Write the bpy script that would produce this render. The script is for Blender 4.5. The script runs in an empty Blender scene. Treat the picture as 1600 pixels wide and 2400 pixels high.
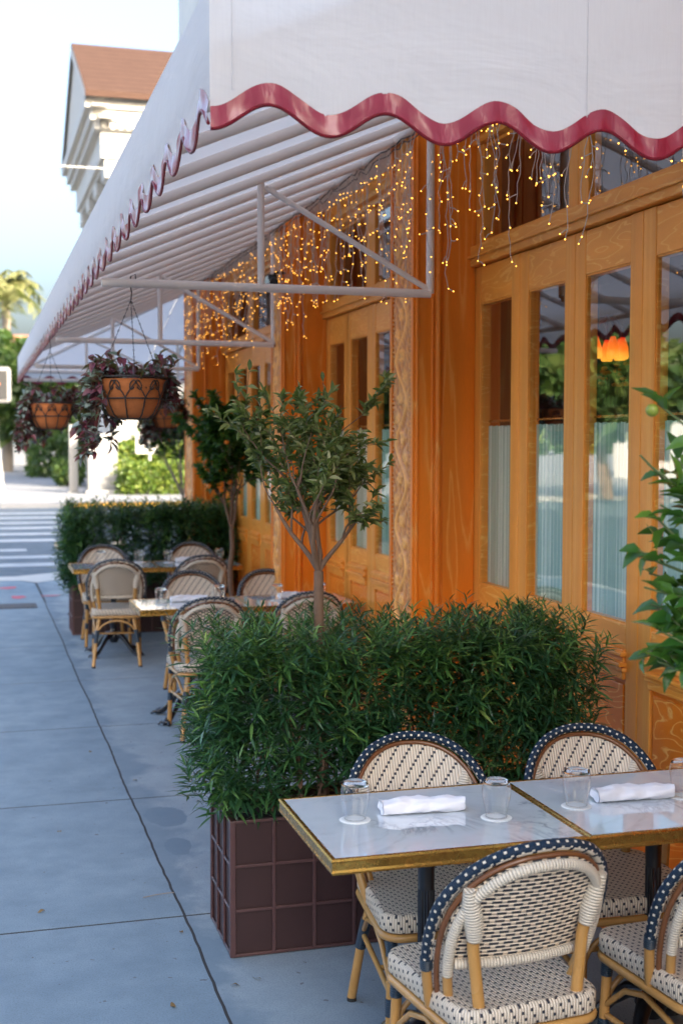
import bpy, math, random
import numpy as np
from mathutils import Vector, Matrix, Quaternion
R_=math.radians; PI=math.pi
sc=bpy.context.scene; C=sc.collection
# ---------------------------------------------------------------- camera
cam=bpy.data.cameras.new('camera'); co=bpy.data.objects.new('camera',cam); C.objects.link(co); sc.camera=co
yaw,pit,rol=R_(15.9945),R_(3.113),R_(.085)
F=Vector((math.sin(yaw)*math.cos(pit),math.cos(yaw)*math.cos(pit),-math.sin(pit)))
Rt=Vector((math.cos(yaw),-math.sin(yaw),0)); Up=Rt.cross(F)
Rr=Rt*math.cos(rol)+Up*math.sin(rol); Ur=Up*math.cos(rol)-Rt*math.sin(rol)
m=Matrix((Rr,Ur,-F)).transposed().to_4x4(); m.translation=Vector((0,0,1.788)); co.matrix_world=m
cam.sensor_fit='HORIZONTAL'; cam.sensor_width=24; cam.lens=2996.3/1600*24; cam.clip_end=9000; cam.clip_start=.05
cam.dof.use_dof=True; cam.dof.focus_distance=4.1; cam.dof.aperture_fstop=3.7
# ---------------------------------------------------------------- world and sun
SUN_EL=R_(24); sd=Vector((.44,-.898,0)).normalized()          # horizontal direction towards the sun
w=bpy.data.worlds.new('World'); sc.world=w; w.use_nodes=True
nt=w.node_tree; bg=nt.nodes['Background']; sky=nt.nodes.new('ShaderNodeTexSky'); sky.sky_type='NISHITA'
sky.sun_disc=False; sky.sun_elevation=SUN_EL; sky.sun_rotation=math.atan2(sd.x,sd.y)
sky.air_density=1.0; sky.dust_density=10; sky.ozone_density=2.3
nt.links.new(sky.outputs[0],bg.inputs[0]); bg.inputs[1].default_value=.15
sl=bpy.data.lights.new('sun','SUN'); so=bpy.data.objects.new('sun',sl); C.objects.link(so)
sl.energy=2.0; sl.angle=R_(.5); sl.color=(1,.86,.68)
tosun=Vector((sd.x*math.cos(SUN_EL),sd.y*math.cos(SUN_EL),math.sin(SUN_EL)))
so.rotation_euler=tosun.to_track_quat('Z','Y').to_euler(); so.location=(10,-20,20)
sc.view_settings.view_transform='Standard'; sc.view_settings.look='None'; sc.view_settings.gamma=1
sc.view_settings.exposure=2.58
cy=sc.cycles; cy.use_denoising=True; cy.max_bounces=14; cy.transmission_bounces=14; cy.transparent_max_bounces=24; cy.caustics_reflective=False; cy.caustics_refractive=False
cy.sample_clamp_indirect=6
rng=np.random.default_rng(7); random.seed(7)
# ---------------------------------------------------------------- material helpers
class NM:
    def __init__(s,name):
        s.m=bpy.data.materials.new(name); s.m.use_nodes=True; s.t=s.m.node_tree; s.b=s.t.nodes['Principled BSDF']; s.out=s.t.nodes['Material Output']
    def n(s,ty,**k):
        x=s.t.nodes.new('ShaderNode'+ty)
        for a,b in k.items():
            if a in x.inputs.keys(): 
                s.set(x.inputs[a],b)
            else: setattr(x,a,b)
        return x
    def set(s,sock,v):
        if isinstance(v,bpy.types.NodeSocket): s.t.links.new(v,sock)
        else: sock.default_value=v
    def math(s,op,a,b=None,c=None,clamp=False):
        x=s.t.nodes.new('ShaderNodeMath'); x.operation=op; x.use_clamp=clamp
        for i,v in enumerate((a,b,c)):
            if v is not None: s.set(x.inputs[i],v)
        return x.outputs[0]
    def pos(s,kind='Object'):
        return s.n('TexCoord').outputs[kind]
    def sep(s,v): 
        x=s.n('SeparateXYZ'); s.set(x.inputs[0],v); return x.outputs
    def scale(s,v,sc_,loc=(0,0,0)):
        x=s.n('Mapping'); s.set(x.inputs[0],v); x.inputs['Scale'].default_value=sc_; x.inputs['Location'].default_value=loc; return x.outputs[0]
    def noise(s,v,sc_=5,det=3,rough=.5,dist=0):
        x=s.n('TexNoise'); s.set(x.inputs['Vector'],v); x.inputs['Scale'].default_value=sc_; x.inputs['Detail'].default_value=det; x.inputs['Roughness'].default_value=rough; x.inputs['Distortion'].default_value=dist; return x.outputs[0]
    def ramp(s,f,stops,interp='LINEAR'):
        x=s.n('ValToRGB'); s.set(x.inputs[0],f); e=x.color_ramp; e.interpolation=interp
        while len(e.elements)<len(stops): e.elements.new(.5)
        for i,(p,c) in enumerate(stops):
            e.elements[i].position=p; e.elements[i].color=(c if isinstance(c,tuple) and len(c)==4 else (tuple(c)+(1,) if isinstance(c,tuple) else (c,c,c,1)))
        return x.outputs[0]
    def mix(s,f,a,b,mode='MIX'):
        x=s.t.nodes.new('ShaderNodeMix'); x.data_type='RGBA'; x.blend_type=mode
        s.set(x.inputs[0],f); 
        for k,v in ((6,a),(7,b)):
            s.set(x.inputs[k],v if isinstance(v,bpy.types.NodeSocket) else tuple(v)+(1,))
        return x.outputs[2]
    def bump(s,h,st=.3,d=.005,nrm=None):
        x=s.n('Bump'); s.set(x.inputs['Height'],h); x.inputs['Strength'].default_value=st; x.inputs['Distance'].default_value=d
        if nrm: s.set(x.inputs['Normal'],nrm)
        return x.outputs[0]
    def P(s,**k):
        al={'col':'Base Color','rough':'Roughness','metal':'Metallic','spec':'Specular IOR Level','coat':'Coat Weight','coatr':'Coat Roughness','nrm':'Normal','em':'Emission Color','es':'Emission Strength','tr':'Transmission Weight','ior':'IOR','alpha':'Alpha','sheen':'Sheen Weight','sss':'Subsurface Weight'}
        for a,b in k.items():
            i=s.b.inputs[al[a]]
            if isinstance(b,tuple) and len(b)==3: b=b+(1,)
            s.set(i,b)
        return s
    def translucent(s,col,f):
        t=s.n('BsdfTranslucent'); s.set(t.inputs[0],col if isinstance(col,bpy.types.NodeSocket) else tuple(col)+(1,))
        x=s.n('MixShader'); s.set(x.inputs[0],f); s.t.links.new(s.b.outputs[0],x.inputs[1]); s.t.links.new(t.outputs[0],x.inputs[2]); s.t.links.new(x.outputs[0],s.out.inputs[0]); return s
M={}
def simple(name,col,rough=.5,metal=0,var=.12,sc_=8,bump=0,bs=60,coat=0,spec=.5):
    n=NM(name); p=n.pos(); nz=n.noise(p,sc_,5,.6)
    c=n.mix(nz,tuple(x*(1-var) for x in col),tuple(min(1,x*(1+var)) for x in col))
    n.P(col=c,rough=rough,metal=metal,coat=coat,spec=spec)
    if bump: n.P(nrm=n.bump(n.noise(p,bs,4,.6),bump,.004))
    M[name]=n.m; return n.m
# wood: flame contour lines + fine pores; st = stretch of each axis (small = along the grain)
def wood(name,base,light,st,nl=9,pore=1.0,rough=.36,coat=.10,lineamt=.55):
    n=NM(name); p=n.pos(); q=n.scale(p,st)
    warp=n.noise(q,1.0,2.5,.45,.3)
    v=n.math('MULTIPLY',warp,nl); fr=n.math('FRACT',v)
    jag=n.noise(n.scale(p,tuple(a*9 for a in st)),2.5,3,.6); fr2=n.math('FRACT',n.math('ADD',v,n.math('MULTIPLY',jag,.22)))
    line=n.ramp(fr2,[(0,0),(.80,0),(.93,1),(.96,1),(1,0)])
    pores=n.noise(n.scale(p,tuple(60*(6 if a>.6 else .35) for a in st)),1.3,3,.6)
    big=n.noise(q,.8,2,.5)
    dk=tuple(a*.80 for a in base)
    c=n.mix(n.ramp(big,[(.3,0),(.7,1)]),dk,base)
    c=n.mix(n.math('MULTIPLY',n.ramp(pores,[(.35,0),(.75,1)]),.30*pore),c,tuple(a*.55 for a in base))
    c=n.mix(n.math('MULTIPLY',fr,.07),c,light)
    c=n.mix(n.math('MULTIPLY',line,lineamt),c,light)
    wear=n.noise(p,1.7,4,.6)
    n.P(col=c,rough=n.ramp(wear,[(.3,rough-.06),(.7,rough+.12)]),coat=coat,coatr=.2,spec=.3,nrm=n.bump(pores,.12,.002))
    M[name]=n.m
OR=(.93,.235,.012); LT=(1,.56,.15); TAN=(.97,.36,.05)
wood('oak_panel',OR,LT,(2.2,1.9,4.6),20,lineamt=.7)
wood('oak_rail',TAN,LT,(2.5,2.2,11),9,lineamt=.6)
wood('oak_stile',TAN,LT,(12,12,.35),2,lineamt=.2)
wood('oak_side',OR,LT,(6.5,6.5,.5),7,lineamt=.30)
wood('bamboo',(.52,.27,.075),(.66,.40,.15),(9,9,1.2),3,lineamt=.15,rough=.28,coat=.5)
# carved wood
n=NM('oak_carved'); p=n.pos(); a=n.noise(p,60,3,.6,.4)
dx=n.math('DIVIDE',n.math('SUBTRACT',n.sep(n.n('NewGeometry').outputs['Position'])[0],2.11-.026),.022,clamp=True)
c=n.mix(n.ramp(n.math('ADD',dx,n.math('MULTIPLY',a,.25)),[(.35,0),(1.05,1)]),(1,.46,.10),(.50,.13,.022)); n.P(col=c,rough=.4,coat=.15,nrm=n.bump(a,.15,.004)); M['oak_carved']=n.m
# concrete pavement with broom texture, stains and damp patches
def concrete(name,c0,c1,stain=.5):
    n=NM(name); p=n.pos()
    big=n.noise(p,.55,5,.6,.4); mid=n.noise(p,4,6,.65); fine=n.noise(p,160,3,.7)
    c=n.mix(n.ramp(big,[(.35,0),(.66,1)]),c0,c1)
    c=n.mix(n.math('MULTIPLY',n.ramp(mid,[(.38,0),(.72,1)]),.55),c,tuple(a*.70 for a in c0))
    c=n.mix(n.math('MULTIPLY',n.ramp(fine,[(.35,1),(.55,0)]),.6),c,tuple(a*.6 for a in c0))
    sp=n.noise(p,26,2,.5); c=n.mix(n.ramp(sp,[(.70,0),(.73,.75)]),c,(.10,.10,.11))
    n.P(col=c,rough=n.ramp(mid,[(.3,.62),(.7,.85)]),spec=.35,nrm=n.bump(fine,.35,.003,n.bump(mid,.2,.01)))
    M[name]=n.m; return n
concrete('concrete',(.185,.26,.325),(.245,.325,.385))
n=concrete('concrete_strip',(.25,.32,.37),(.36,.42,.46))
p=n.pos(); xx=n.sep(p)[0]; e=n.noise(p,1.6,6,.68,.3); lim=n.math('ADD',n.math('MULTIPLY',n.math('SUBTRACT',e,.45),.9),.86)
old=n.b.inputs['Base Color'].links[0].from_socket; f=n.ramp(n.math('MULTIPLY',n.math('SUBTRACT',lim,xx),9,clamp=True),[(0,0),(1,.75)]); 
yy=n.sep(p)[1]
for (cx_,cy_,rx_,ry_) in ((.855,6.02,.105,.17),(.84,5.55,.065,.13)):
    q=n.math('ADD',n.math('POWER',n.math('DIVIDE',n.math('SUBTRACT',xx,cx_),rx_),2),n.math('POWER',n.math('DIVIDE',n.math('SUBTRACT',yy,cy_),ry_),2)); q=n.math('ADD',q,n.math('MULTIPLY',n.math('SUBTRACT',n.noise(p,7,4,.6),.5),1.6))
    f=n.math('MAXIMUM',f,n.ramp(q,[(.86,.95),(1.0,0)]))
n.P(col=n.mix(f,old,(.135,.195,.25)))
concrete('concrete_far',(.26,.27,.28),(.33,.33,.33))
concrete('asphalt',(.085,.12,.155),(.12,.155,.19))
concrete('road_paint',(.40,.44,.47),(.52,.55,.57))
simple('joint_dirt',(.035,.035,.037),.95)
n=NM('damp'); p=n.pos(); n.P(col=n.mix(n.noise(p,9,4,.6),(.125,.18,.235),(.16,.22,.275)),rough=.9,nrm=n.bump(n.noise(p,150,3,.7),.3,.003)); M['damp']=n.m
simple('pink_paint',(.55,.12,.16),.8); simple('curb_yellow',(.60,.32,.02),.7); simple('curb',(.52,.51,.48),.8,bump=.2)
simple('iron',(.012,.013,.018),.28,.3,coat=.6); simple('drain_iron',(.05,.045,.05),.6,.5)
simple('planter_brown',(.040,.017,.017),.42,0,.25,5,.10,300)
simple('planter_rib',(.085,.040,.038),.33,0,.3,12,.05,200,.3)  # ribs tinted lighter than the box, standing in for light on their edges
simple('dry_leaf',(.20,.13,.05),.8)
simple('soil',(.03,.02,.014),.95,bump=.6)
simple('navy',(.010,.030,.060),.25,coat=.5); simple('rubber',(.02,.02,.02),.7)
simple('truss_paint',(.84,.73,.65),.42,0,.06,4,coat=.2)
simple('white_paint',(.42,.41,.385),.55); simple('stucco',(.74,.72,.67),.8,bump=.2)
simple('cream_trim',(.45,.43,.39),.6,bump=.1); simple('dark_interior',(.045,.022,.012),.7); simple('cabinet_paint',(.22,.22,.215),.55,0,.05)
simple('shutter_blue',(.05,.10,.13),.5); simple('dark_glass',(.02,.03,.04),.08); simple('grey_wire',(.08,.07,.06),.7)
simple('brown_rod',(.16,.06,.02),.35,coat=.3); simple('steel',(.55,.55,.55),.3,1)
# awning canvas
n=NM('canvas'); p=n.pos(); wv=n.noise(n.scale(p,(1,1,2.2)),2.4,4,.55,.6); th=n.noise(n.scale(p,(60,60,420)),1.4,2,.6); th2=n.noise(n.scale(p,(260,260,14)),1.2,2,.5)
n.P(col=n.mix(th2,(.70,.68,.69),(.80,.79,.79)),rough=.75,sheen=.2,nrm=n.bump(wv,.30,.045,n.bump(th,.08,.0015)))
n.translucent((.80,.78,.78),.40); M['canvas']=n.m
n=NM('canvas_lining'); p=n.pos(); n.P(col=n.mix(n.noise(p,1.4,3,.5),(.64,.59,.58),(.71,.66,.65)),rough=.8,nrm=n.bump(n.noise(p,3,3,.5),.3,.03)); n.translucent((.70,.65,.63),.55); M['canvas_lining']=n.m
n=NM('maroon_vinyl'); p=n.pos(); wr=n.noise(n.scale(p,(16,16,5)),1.3,3,.55,.5)
n.P(col=(.25,.009,.034),rough=.34,coat=.45,coatr=.25,spec=.6,nrm=n.bump(wr,.30,.02,n.bump(n.noise(p,500,2,.5),.12,.001))); M['maroon_vinyl']=n.m
n=NM('maroon_piping'); u=n.sep(n.pos('UV')); n.P(col=(.26,.005,.018),rough=.35,nrm=n.bump(n.math('SINE',n.math('MULTIPLY',u[0],1400)),.8,.004)); M['maroon_piping']=n.m
simple('thread',(.75,.6,.62),.7)
# woven seat / back, UV in metres
def weave(name,mode,cream=(.74,.64,.51),dark=(.012,.018,.032)):
    n=NM(name); uv=n.sep(n.pos('UV'))
    if mode=='front': cx,cz=.0090,.0112
    elif mode=='seat': cx,cz=.0078,.0105
    else: cx,cz=.0098,.0108
    x=n.math('DIVIDE',uv[0],cx); y=n.math('DIVIDE',uv[1],cz)
    if mode=='back':
        iy=n.math('FLOOR',y); fy=n.math('FRACT',y)
        xs=n.math('ADD',n.math('DIVIDE',x,3.7),n.math('MULTIPLY',iy,.5)); fx=n.math('FRACT',xs)
        par=n.math('MODULO',n.math('ABSOLUTE',iy),2)
        inx=n.math('MULTIPLY',n.math('GREATER_THAN',fx,.04),n.math('LESS_THAN',fx,.70))
        iny=n.math('MULTIPLY',n.math('GREATER_THAN',fy,.0),n.math('LESS_THAN',fy,.68)); dk=n.math('MULTIPLY',inx,iny)
        h=n.math('ADD',n.math('SINE',n.math('MULTIPLY',fy,PI)),n.math('MULTIPLY',n.math('SINE',n.math('MULTIPLY',fx,PI)),.6))
    else:
        ix=n.math('FLOOR',x); fx=n.math('FRACT',x); ys=n.math('ADD',y,n.math('MULTIPLY',ix,1.0 if mode=='front' else 1.5)); iy=n.math('FLOOR',ys); fy=n.math('FRACT',ys)
        md=n.math('FLOORED_MODULO',iy,5)
        dk=n.math('MULTIPLY',n.math('LESS_THAN',n.math('FLOORED_MODULO',ys,5),.66 if mode=='front' else .75),n.math('MULTIPLY',n.math('GREATER_THAN',fx,.06),n.math('LESS_THAN',fx,.90)))
        prof=n.math('SINE',n.math('MULTIPLY',fx,PI)); run=n.math('FLOORED_MODULO',ys,5)
        ends=n.math('SINE',n.math('MULTIPLY',n.math('DIVIDE',n.math('SUBTRACT',run,1),4,clamp=True),PI))
        h=n.math('ADD',prof,n.math('MULTIPLY',n.math('POWER',n.math('MAXIMUM',ends,0),.4),.8))
        gap=n.math('LESS_THAN',prof,.30); 
    nz=n.noise(n.pos(),30,3,.6)
    c=n.mix(nz,tuple(a*.88 for a in cream),tuple(min(1,a*1.1) for a in cream))
    if mode!='back': c=n.mix(n.math('MULTIPLY',gap,.65),c,(.20,.13,.085))
    c=n.mix(dk,c,dark)
    n.P(col=c,rough=.42,coat=.15,nrm=n.bump(h,.8,.0035)); M[name]=n.m
weave('weave_front','front'); weave('weave_back','back',(.72,.60,.46)); weave('weave_seat','seat')
# wrapped bows
n=NM('bow_wrap'); uv=n.sep(n.pos('UV')); x=n.math('DIVIDE',uv[0],.0125); y=n.math('MULTIPLY',uv[1],6)
ix=n.math('FLOOR',x); iy=n.math('FLOOR',y); fx=n.math('FRACT',x); fy=n.math('FRACT',y)
chk=n.math('LESS_THAN',n.math('FLOORED_MODULO',n.math('ADD',ix,iy),2),.5)
sq=n.math('MULTIPLY',n.math('MULTIPLY',n.math('LESS_THAN',fx,.55),n.math('LESS_THAN',fy,.42)),chk)
front=n.math('ADD',n.math('LESS_THAN',uv[1],.55),n.math('GREATER_THAN',uv[1],.81))
tick=n.math('LESS_THAN',n.math('FLOORED_MODULO',x,4),3.1)
wh=n.math('ADD',n.math('MULTIPLY',front,sq),n.math('MULTIPLY',n.math('SUBTRACT',1,front),tick),clamp=True)
c=n.mix(wh,(.006,.022,.048),(.72,.64,.52)); wob=n.math('SINE',n.math('MULTIPLY',uv[0],2*PI/.0052))
n.P(col=c,rough=.42,coat=.05,spec=.25,nrm=n.bump(wob,.5,.002)); M['bow_wrap']=n.m
n=NM('cream_wrap'); uv=n.sep(n.pos('UV')); wob=n.math('ABSOLUTE',n.math('SINE',n.math('MULTIPLY',uv[0],PI/.0078)))
c=n.mix(n.ramp(wob,[(0,1),(.3,0)]),(.70,.62,.50),(.32,.25,.18)); n.P(col=c,rough=.38,coat=.2,nrm=n.bump(n.math('POWER',wob,.6),.9,.004)); M['cream_wrap']=n.m
n=NM('navy_wrap'); uv=n.sep(n.pos('UV')); wob=n.math('ABSOLUTE',n.math('SINE',n.math('MULTIPLY',uv[0],PI/.006))); n.P(col=(.012,.032,.055),rough=.3,coat=.3,nrm=n.bump(wob,.8,.003)); M['navy_wrap']=n.m
# marble, brass, napkin, glass
n=NM('marble'); p=n.pos(); d=n.noise(p,2.3,6,.65,1.0); v=n.math('ABSOLUTE',n.math('SUBTRACT',d,.5)); vein=n.ramp(v,[(0,1),(.025,.25),(.09,0)])
msk=n.ramp(n.noise(p,3.1,3,.5),[(.48,0),(.68,.9)]); c=n.mix(n.math('MULTIPLY',vein,msk),(.66,.72,.77),(.20,.22,.25)); cl=n.ramp(n.noise(p,5,5,.6),[(.5,0),(.8,.35)])
c=n.mix(cl,c,(.42,.45,.48)); n.P(col=c,rough=.04,spec=.7,coat=.8,coatr=.02); M['marble']=n.m
n=NM('brass'); p=n.pos(); a=n.noise(p,40,4,.6); c=n.mix(n.ramp(a,[(.4,0),(.7,1)]),(.62,.36,.085),(.40,.20,.05)); n.P(col=c,metal=.95,rough=n.ramp(a,[(.3,.18),(.7,.36)]),nrm=n.bump(n.noise(p,90,3,.6),.15,.002)); M['brass']=n.m
simple('napkin',(.80,.80,.84),.85,0,.03,20,.25,70); simple('coaster',(.78,.80,.78),.8)
def pane(name,tint,ior=1.52):
    n=NM(name); t=n.n('BsdfTransparent'); t.inputs[0].default_value=tint+(1,); g=n.n('BsdfGlossy'); g.inputs['Roughness'].default_value=.008
    wv=n.bump(n.noise(n.pos(),1.1,2,.5),.06,.05); n.set(g.inputs['Normal'],wv)
    f=n.n('Fresnel'); f.inputs[0].default_value=ior; x=n.n('MixShader'); n.set(x.inputs[0],n.math('MULTIPLY',f.outputs[0],.32,clamp=True)); n.t.links.new(t.outputs[0],x.inputs[1]); n.t.links.new(g.outputs[0],x.inputs[2]); n.t.links.new(x.outputs[0],n.out.inputs[0]); M[name]=n.m
pane('window_glass',(.96,.975,.96))
def thin(name):
    n=NM(name); t=n.n('BsdfTransparent'); t.inputs[0].default_value=(.985,.992,.995,1); g=n.n('BsdfGlossy'); g.inputs['Roughness'].default_value=.01
    lw=n.n('LayerWeight'); lw.inputs[0].default_value=.5; f=n.math('ADD',n.math('MULTIPLY',n.math('POWER',lw.outputs['Facing'],2.6),.80),.055)
    x=n.n('MixShader'); n.set(x.inputs[0],f); n.t.links.new(t.outputs[0],x.inputs[1]); n.t.links.new(g.outputs[0],x.inputs[2]); n.t.links.new(x.outputs[0],n.out.inputs[0]); M[name]=n.m
thin('tumbler_glass'); n=NM('solid_glass'); n.P(col=(.98,.99,1),rough=0,tr=1,ior=1.45); M['solid_glass']=n.m
n=NM('curtain'); p=n.pos(); y=n.sep(p)[1]; s1=n.math('SINE',n.math('MULTIPLY',y,2*PI/.022)); s2=n.math('SINE',n.math('MULTIPLY',y,2*PI/.0083))
f=n.ramp(n.math('ADD',n.math('MULTIPLY',s1,.35),n.math('MULTIPLY',s2,.15)),[(-.0,0),(.35,1)]); hz=n.noise(n.scale(p,(8,8,420)),1.2,2,.5)
c=n.mix(f,(.34,.56,.43),(.84,1,.84)); c=n.mix(n.math('MULTIPLY',hz,.3),c,(.25,.33,.32)); n.P(col=c,rough=.9); n.translucent((.5,.6,.58),.06); M['curtain']=n.m
def emis(name,col,st):
    n=NM(name); n.P(col=col,em=col,es=st,rough=.4); M[name]=n.m
emis('bulb_glow',(1,.42,.05),1.15); n=NM('lamp_glow'); zz=n.sep(n.pos('Generated'))[2]; c=n.ramp(zz,[(0,(1,.42,.04)),(.45,(1,.17,.012)),(1,(.55,.02,.004))]); n.P(col=c,em=c,es=.26,rough=.4); M['lamp_glow']=n.m; emis('lamp_core',(1,.40,.06),.9); emis('hand_signal',(1,.16,.02),.35)
simple('wire_clear',(.62,.52,.44),.4)
# foliage: colour varies per leaf (random per island)
def leafmat(name,stops,rough=.4,tl=.3,coat=.2):
    n=NM(name); g=n.n('NewGeometry'); c=n.ramp(g.outputs['Random Per Island'],stops); nz=n.noise(n.pos(),12,3,.5)
    c=n.mix(n.math('MULTIPLY',nz,.35),c,tuple(a*.4 for a in stops[0][1]))
    n.P(col=c,rough=rough,coat=coat,spec=.4); n.translucent(n.mix(.5,c,(.25,.42,.04)),tl); M[name]=n.m
leafmat('podocarpus_leaf',[(0,(.018,.066,.034)),(.5,(.034,.105,.042)),(.82,(.062,.165,.052)),(1,(.14,.27,.075))],.32,.18)
leafmat('podocarpus_new',[(0,(.04,.12,.04)),(.5,(.085,.21,.05)),(.85,(.16,.31,.07)),(1,(.30,.42,.10))],.36,.3)
leafmat('olive_leaf',[(0,(.07,.105,.03)),(.5,(.14,.18,.05)),(.85,(.27,.29,.10)),(1,(.46,.44,.22))],.4,.3)
leafmat('citrus_leaf',[(0,(.016,.065,.014)),(.6,(.03,.11,.02)),(1,(.09,.19,.03))],.3,.3)
leafmat('purple_leaf',[(0,(.07,.016,.024)),(.35,(.15,.022,.040)),(.62,(.26,.05,.10)),(.78,(.22,.30,.26)),(.93,(.42,.50,.46)),(1,(.08,.15,.07))],.4,.25)
leafmat('hedge_bright',[(0,(.05,.10,.012)),(.6,(.12,.19,.025)),(1,(.28,.32,.05))],.5,.3)
leafmat('tree_far',[(0,(.035,.08,.025)),(.6,(.07,.13,.03)),(1,(.16,.21,.05))],.5,.3)
leafmat('palm_leaf',[(0,(.14,.16,.05)),(.6,(.22,.22,.08)),(1,(.34,.32,.14))],.5,.3)
leafmat('big_citrus_leaf',[(0,(.028,.11,.02)),(.6,(.055,.18,.03)),(1,(.15,.30,.04))],.25,.35,.5)
simple('bark',(.16,.095,.06),.85,0,.3,30,.5,60); simple('bark_grey',(.30,.25,.20),.85,0,.2,30,.5,60); simple('stem_green',(.08,.12,.03),.6)
simple('orange_fruit',(.80,.22,.015),.35,0,.1); simple('green_fruit',(.22,.26,.03),.3,0,.25,20); simple('coir',(.42,.13,.035),.95,0,.3,20,1.0,120); simple('basket_wire',(.03,.022,.018),.6)
n=NM('roof_tile'); p=n.pos(); z=n.sep(p)[2]; row=n.math('FRACT',n.math('MULTIPLY',z,3.1)); nz=n.noise(n.scale(p,(1.2,1,4)),1.5,4,.6)
c=n.mix(nz,(.045,.027,.021),(.085,.050,.038)); c=n.mix(n.ramp(row,[(0,.8),(.25,0),(1,0)]),c,(.035,.018,.013)); n.P(col=c,rough=.95,spec=.1); M['roof_tile']=n.m
simple('terracotta',(.34,.15,.08),.8)
# ---------------------------------------------------------------- mesh builder
class MB:
    def __init__(s): s.v=[];s.f=[];s.m=[];s.uv=[];s.sm=[]
    def add(s,vs,fs,mi=0,uvs=None,smooth=False):
        o=len(s.v); s.v+= [tuple(a) for a in vs]
        for k,f in enumerate(fs):
            s.f.append(tuple(i+o for i in f)); s.m.append(mi); s.sm.append(smooth)
            s.uv.append(uvs[k] if uvs else [(vs[i][0],vs[i][2]) for i in f])
    def box(s,a,b,mi=0):
        (x0,y0,z0),(x1,y1,z1)=a,b
        vs=[(x0,y0,z0),(x1,y0,z0),(x1,y1,z0),(x0,y1,z0),(x0,y0,z1),(x1,y0,z1),(x1,y1,z1),(x0,y1,z1)]
        s.add(vs,[(0,3,2,1),(4,5,6,7),(0,1,5,4),(1,2,6,5),(2,3,7,6),(3,0,4,7)],mi)
    def tube(s,pts,r,seg=8,mi=0,cap=True,ref=None,smooth=True,closed=False):
        P=[Vector(p) for p in pts]; n=len(P); rs=r if isinstance(r,(list,tuple)) else [r]*n
        if n<2: return
        T=[]
        for i in range(n):
            if closed: t=P[(i+1)%n]-P[i-1]
            else: t=(P[min(i+1,n-1)]-P[max(i-1,0)])
            T.append(t.normalized() if t.length>1e-9 else Vector((0,0,1)))
        a=Vector(ref) if ref else (Vector((0,0,1)) if abs(T[0].z)<.9 else Vector((1,0,0)))
        N=(a-T[0]*a.dot(T[0])).normalized(); vs=[];L=0;Ls=[]
        for i in range(n):
            if i: L+=(P[i]-P[i-1]).length
            Ls.append(L)
            if ref: N=(a-T[i]*a.dot(T[i])); N=N.normalized() if N.length>1e-6 else Vector((1,0,0))
            else: N=(N-T[i]*N.dot(T[i])).normalized()
            B=T[i].cross(N)
            for k in range(seg):
                an=2*PI*k/seg; vs.append(P[i]+(N*math.cos(an)+B*math.sin(an))*rs[i])
        fs=[];uv=[]
        rn=n if closed else n-1
        for i in range(rn):
            j=(i+1)%n; lj=Ls[j] if j else L+(P[0]-P[-1]).length
            for k in range(seg):
                k2=(k+1)%seg; fs.append((i*seg+k,i*seg+k2,j*seg+k2,j*seg+k)); uv.append([(Ls[i],k/seg),(Ls[i],(k+1)/seg),(lj,(k+1)/seg),(lj,k/seg)])
        s.add(vs,fs,mi,uv,smooth)
        if cap and not closed:
            s.add(vs[:seg][::-1],[tuple(range(seg))],mi); s.add(vs[-seg:],[tuple(range(seg))],mi)
    def lathe(s,prof,c=(0,0,0),seg=24,mi=0,smooth=True,flute=0):
        vs=[];n=len(prof)
        for r,z in prof:
            for k in range(seg):
                an=2*PI*k/seg; rr=r*(1-flute*(k%2)); vs.append((c[0]+rr*math.cos(an),c[1]+rr*math.sin(an),c[2]+z))
        fs=[(i*seg+k,i*seg+(k+1)%seg,(i+1)*seg+(k+1)%seg,(i+1)*seg+k) for i in range(n-1) for k in range(seg)]
        s.add(vs,fs,mi,None,smooth)
        if prof[0][0]>1e-4: s.add(vs[:seg][::-1],[tuple(range(seg))],mi)
        if prof[-1][0]>1e-4: s.add(vs[-seg:],[tuple(range(seg))],mi)
    def prism(s,poly,axis,a,b,mi=0):
        # poly 2D points; axis 'x': (y,z), 'y': (x,z), 'z': (x,y)
        def V(p,t): return {'x':(t,p[0],p[1]),'y':(p[0],t,p[1]),'z':(p[0],p[1],t)}[axis]
        n=len(poly); vs=[V(p,a) for p in poly]+[V(p,b) for p in poly]
        s.add(vs,[tuple(range(n))[::-1],tuple(range(n,2*n))]+[(i,(i+1)%n,n+(i+1)%n,n+i) for i in range(n)],mi)
    def ball(s,c,r,mi=0,seg=10,ring=6,sq=(1,1,1)):
        vs=[(c[0],c[1],c[2]+r*sq[2])]
        for i in range(1,ring):
            a=PI*i/ring
            for k in range(seg): b=2*PI*k/seg; vs.append((c[0]+r*sq[0]*math.sin(a)*math.cos(b),c[1]+r*sq[1]*math.sin(a)*math.sin(b),c[2]+r*sq[2]*math.cos(a)))
        vs.append((c[0],c[1],c[2]-r*sq[2])); fs=[(0,1+k,1+(k+1)%seg) for k in range(seg)]
        for i in range(ring-2):
            for k in range(seg): fs.append((1+i*seg+k,1+(i+1)*seg+k,1+(i+1)*seg+(k+1)%seg,1+i*seg+(k+1)%seg))
        e=len(vs)-1; o=1+(ring-2)*seg; fs+=[(o+k,e,o+(k+1)%seg) for k in range(seg)]
        s.add(vs,fs,mi,None,True)
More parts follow.
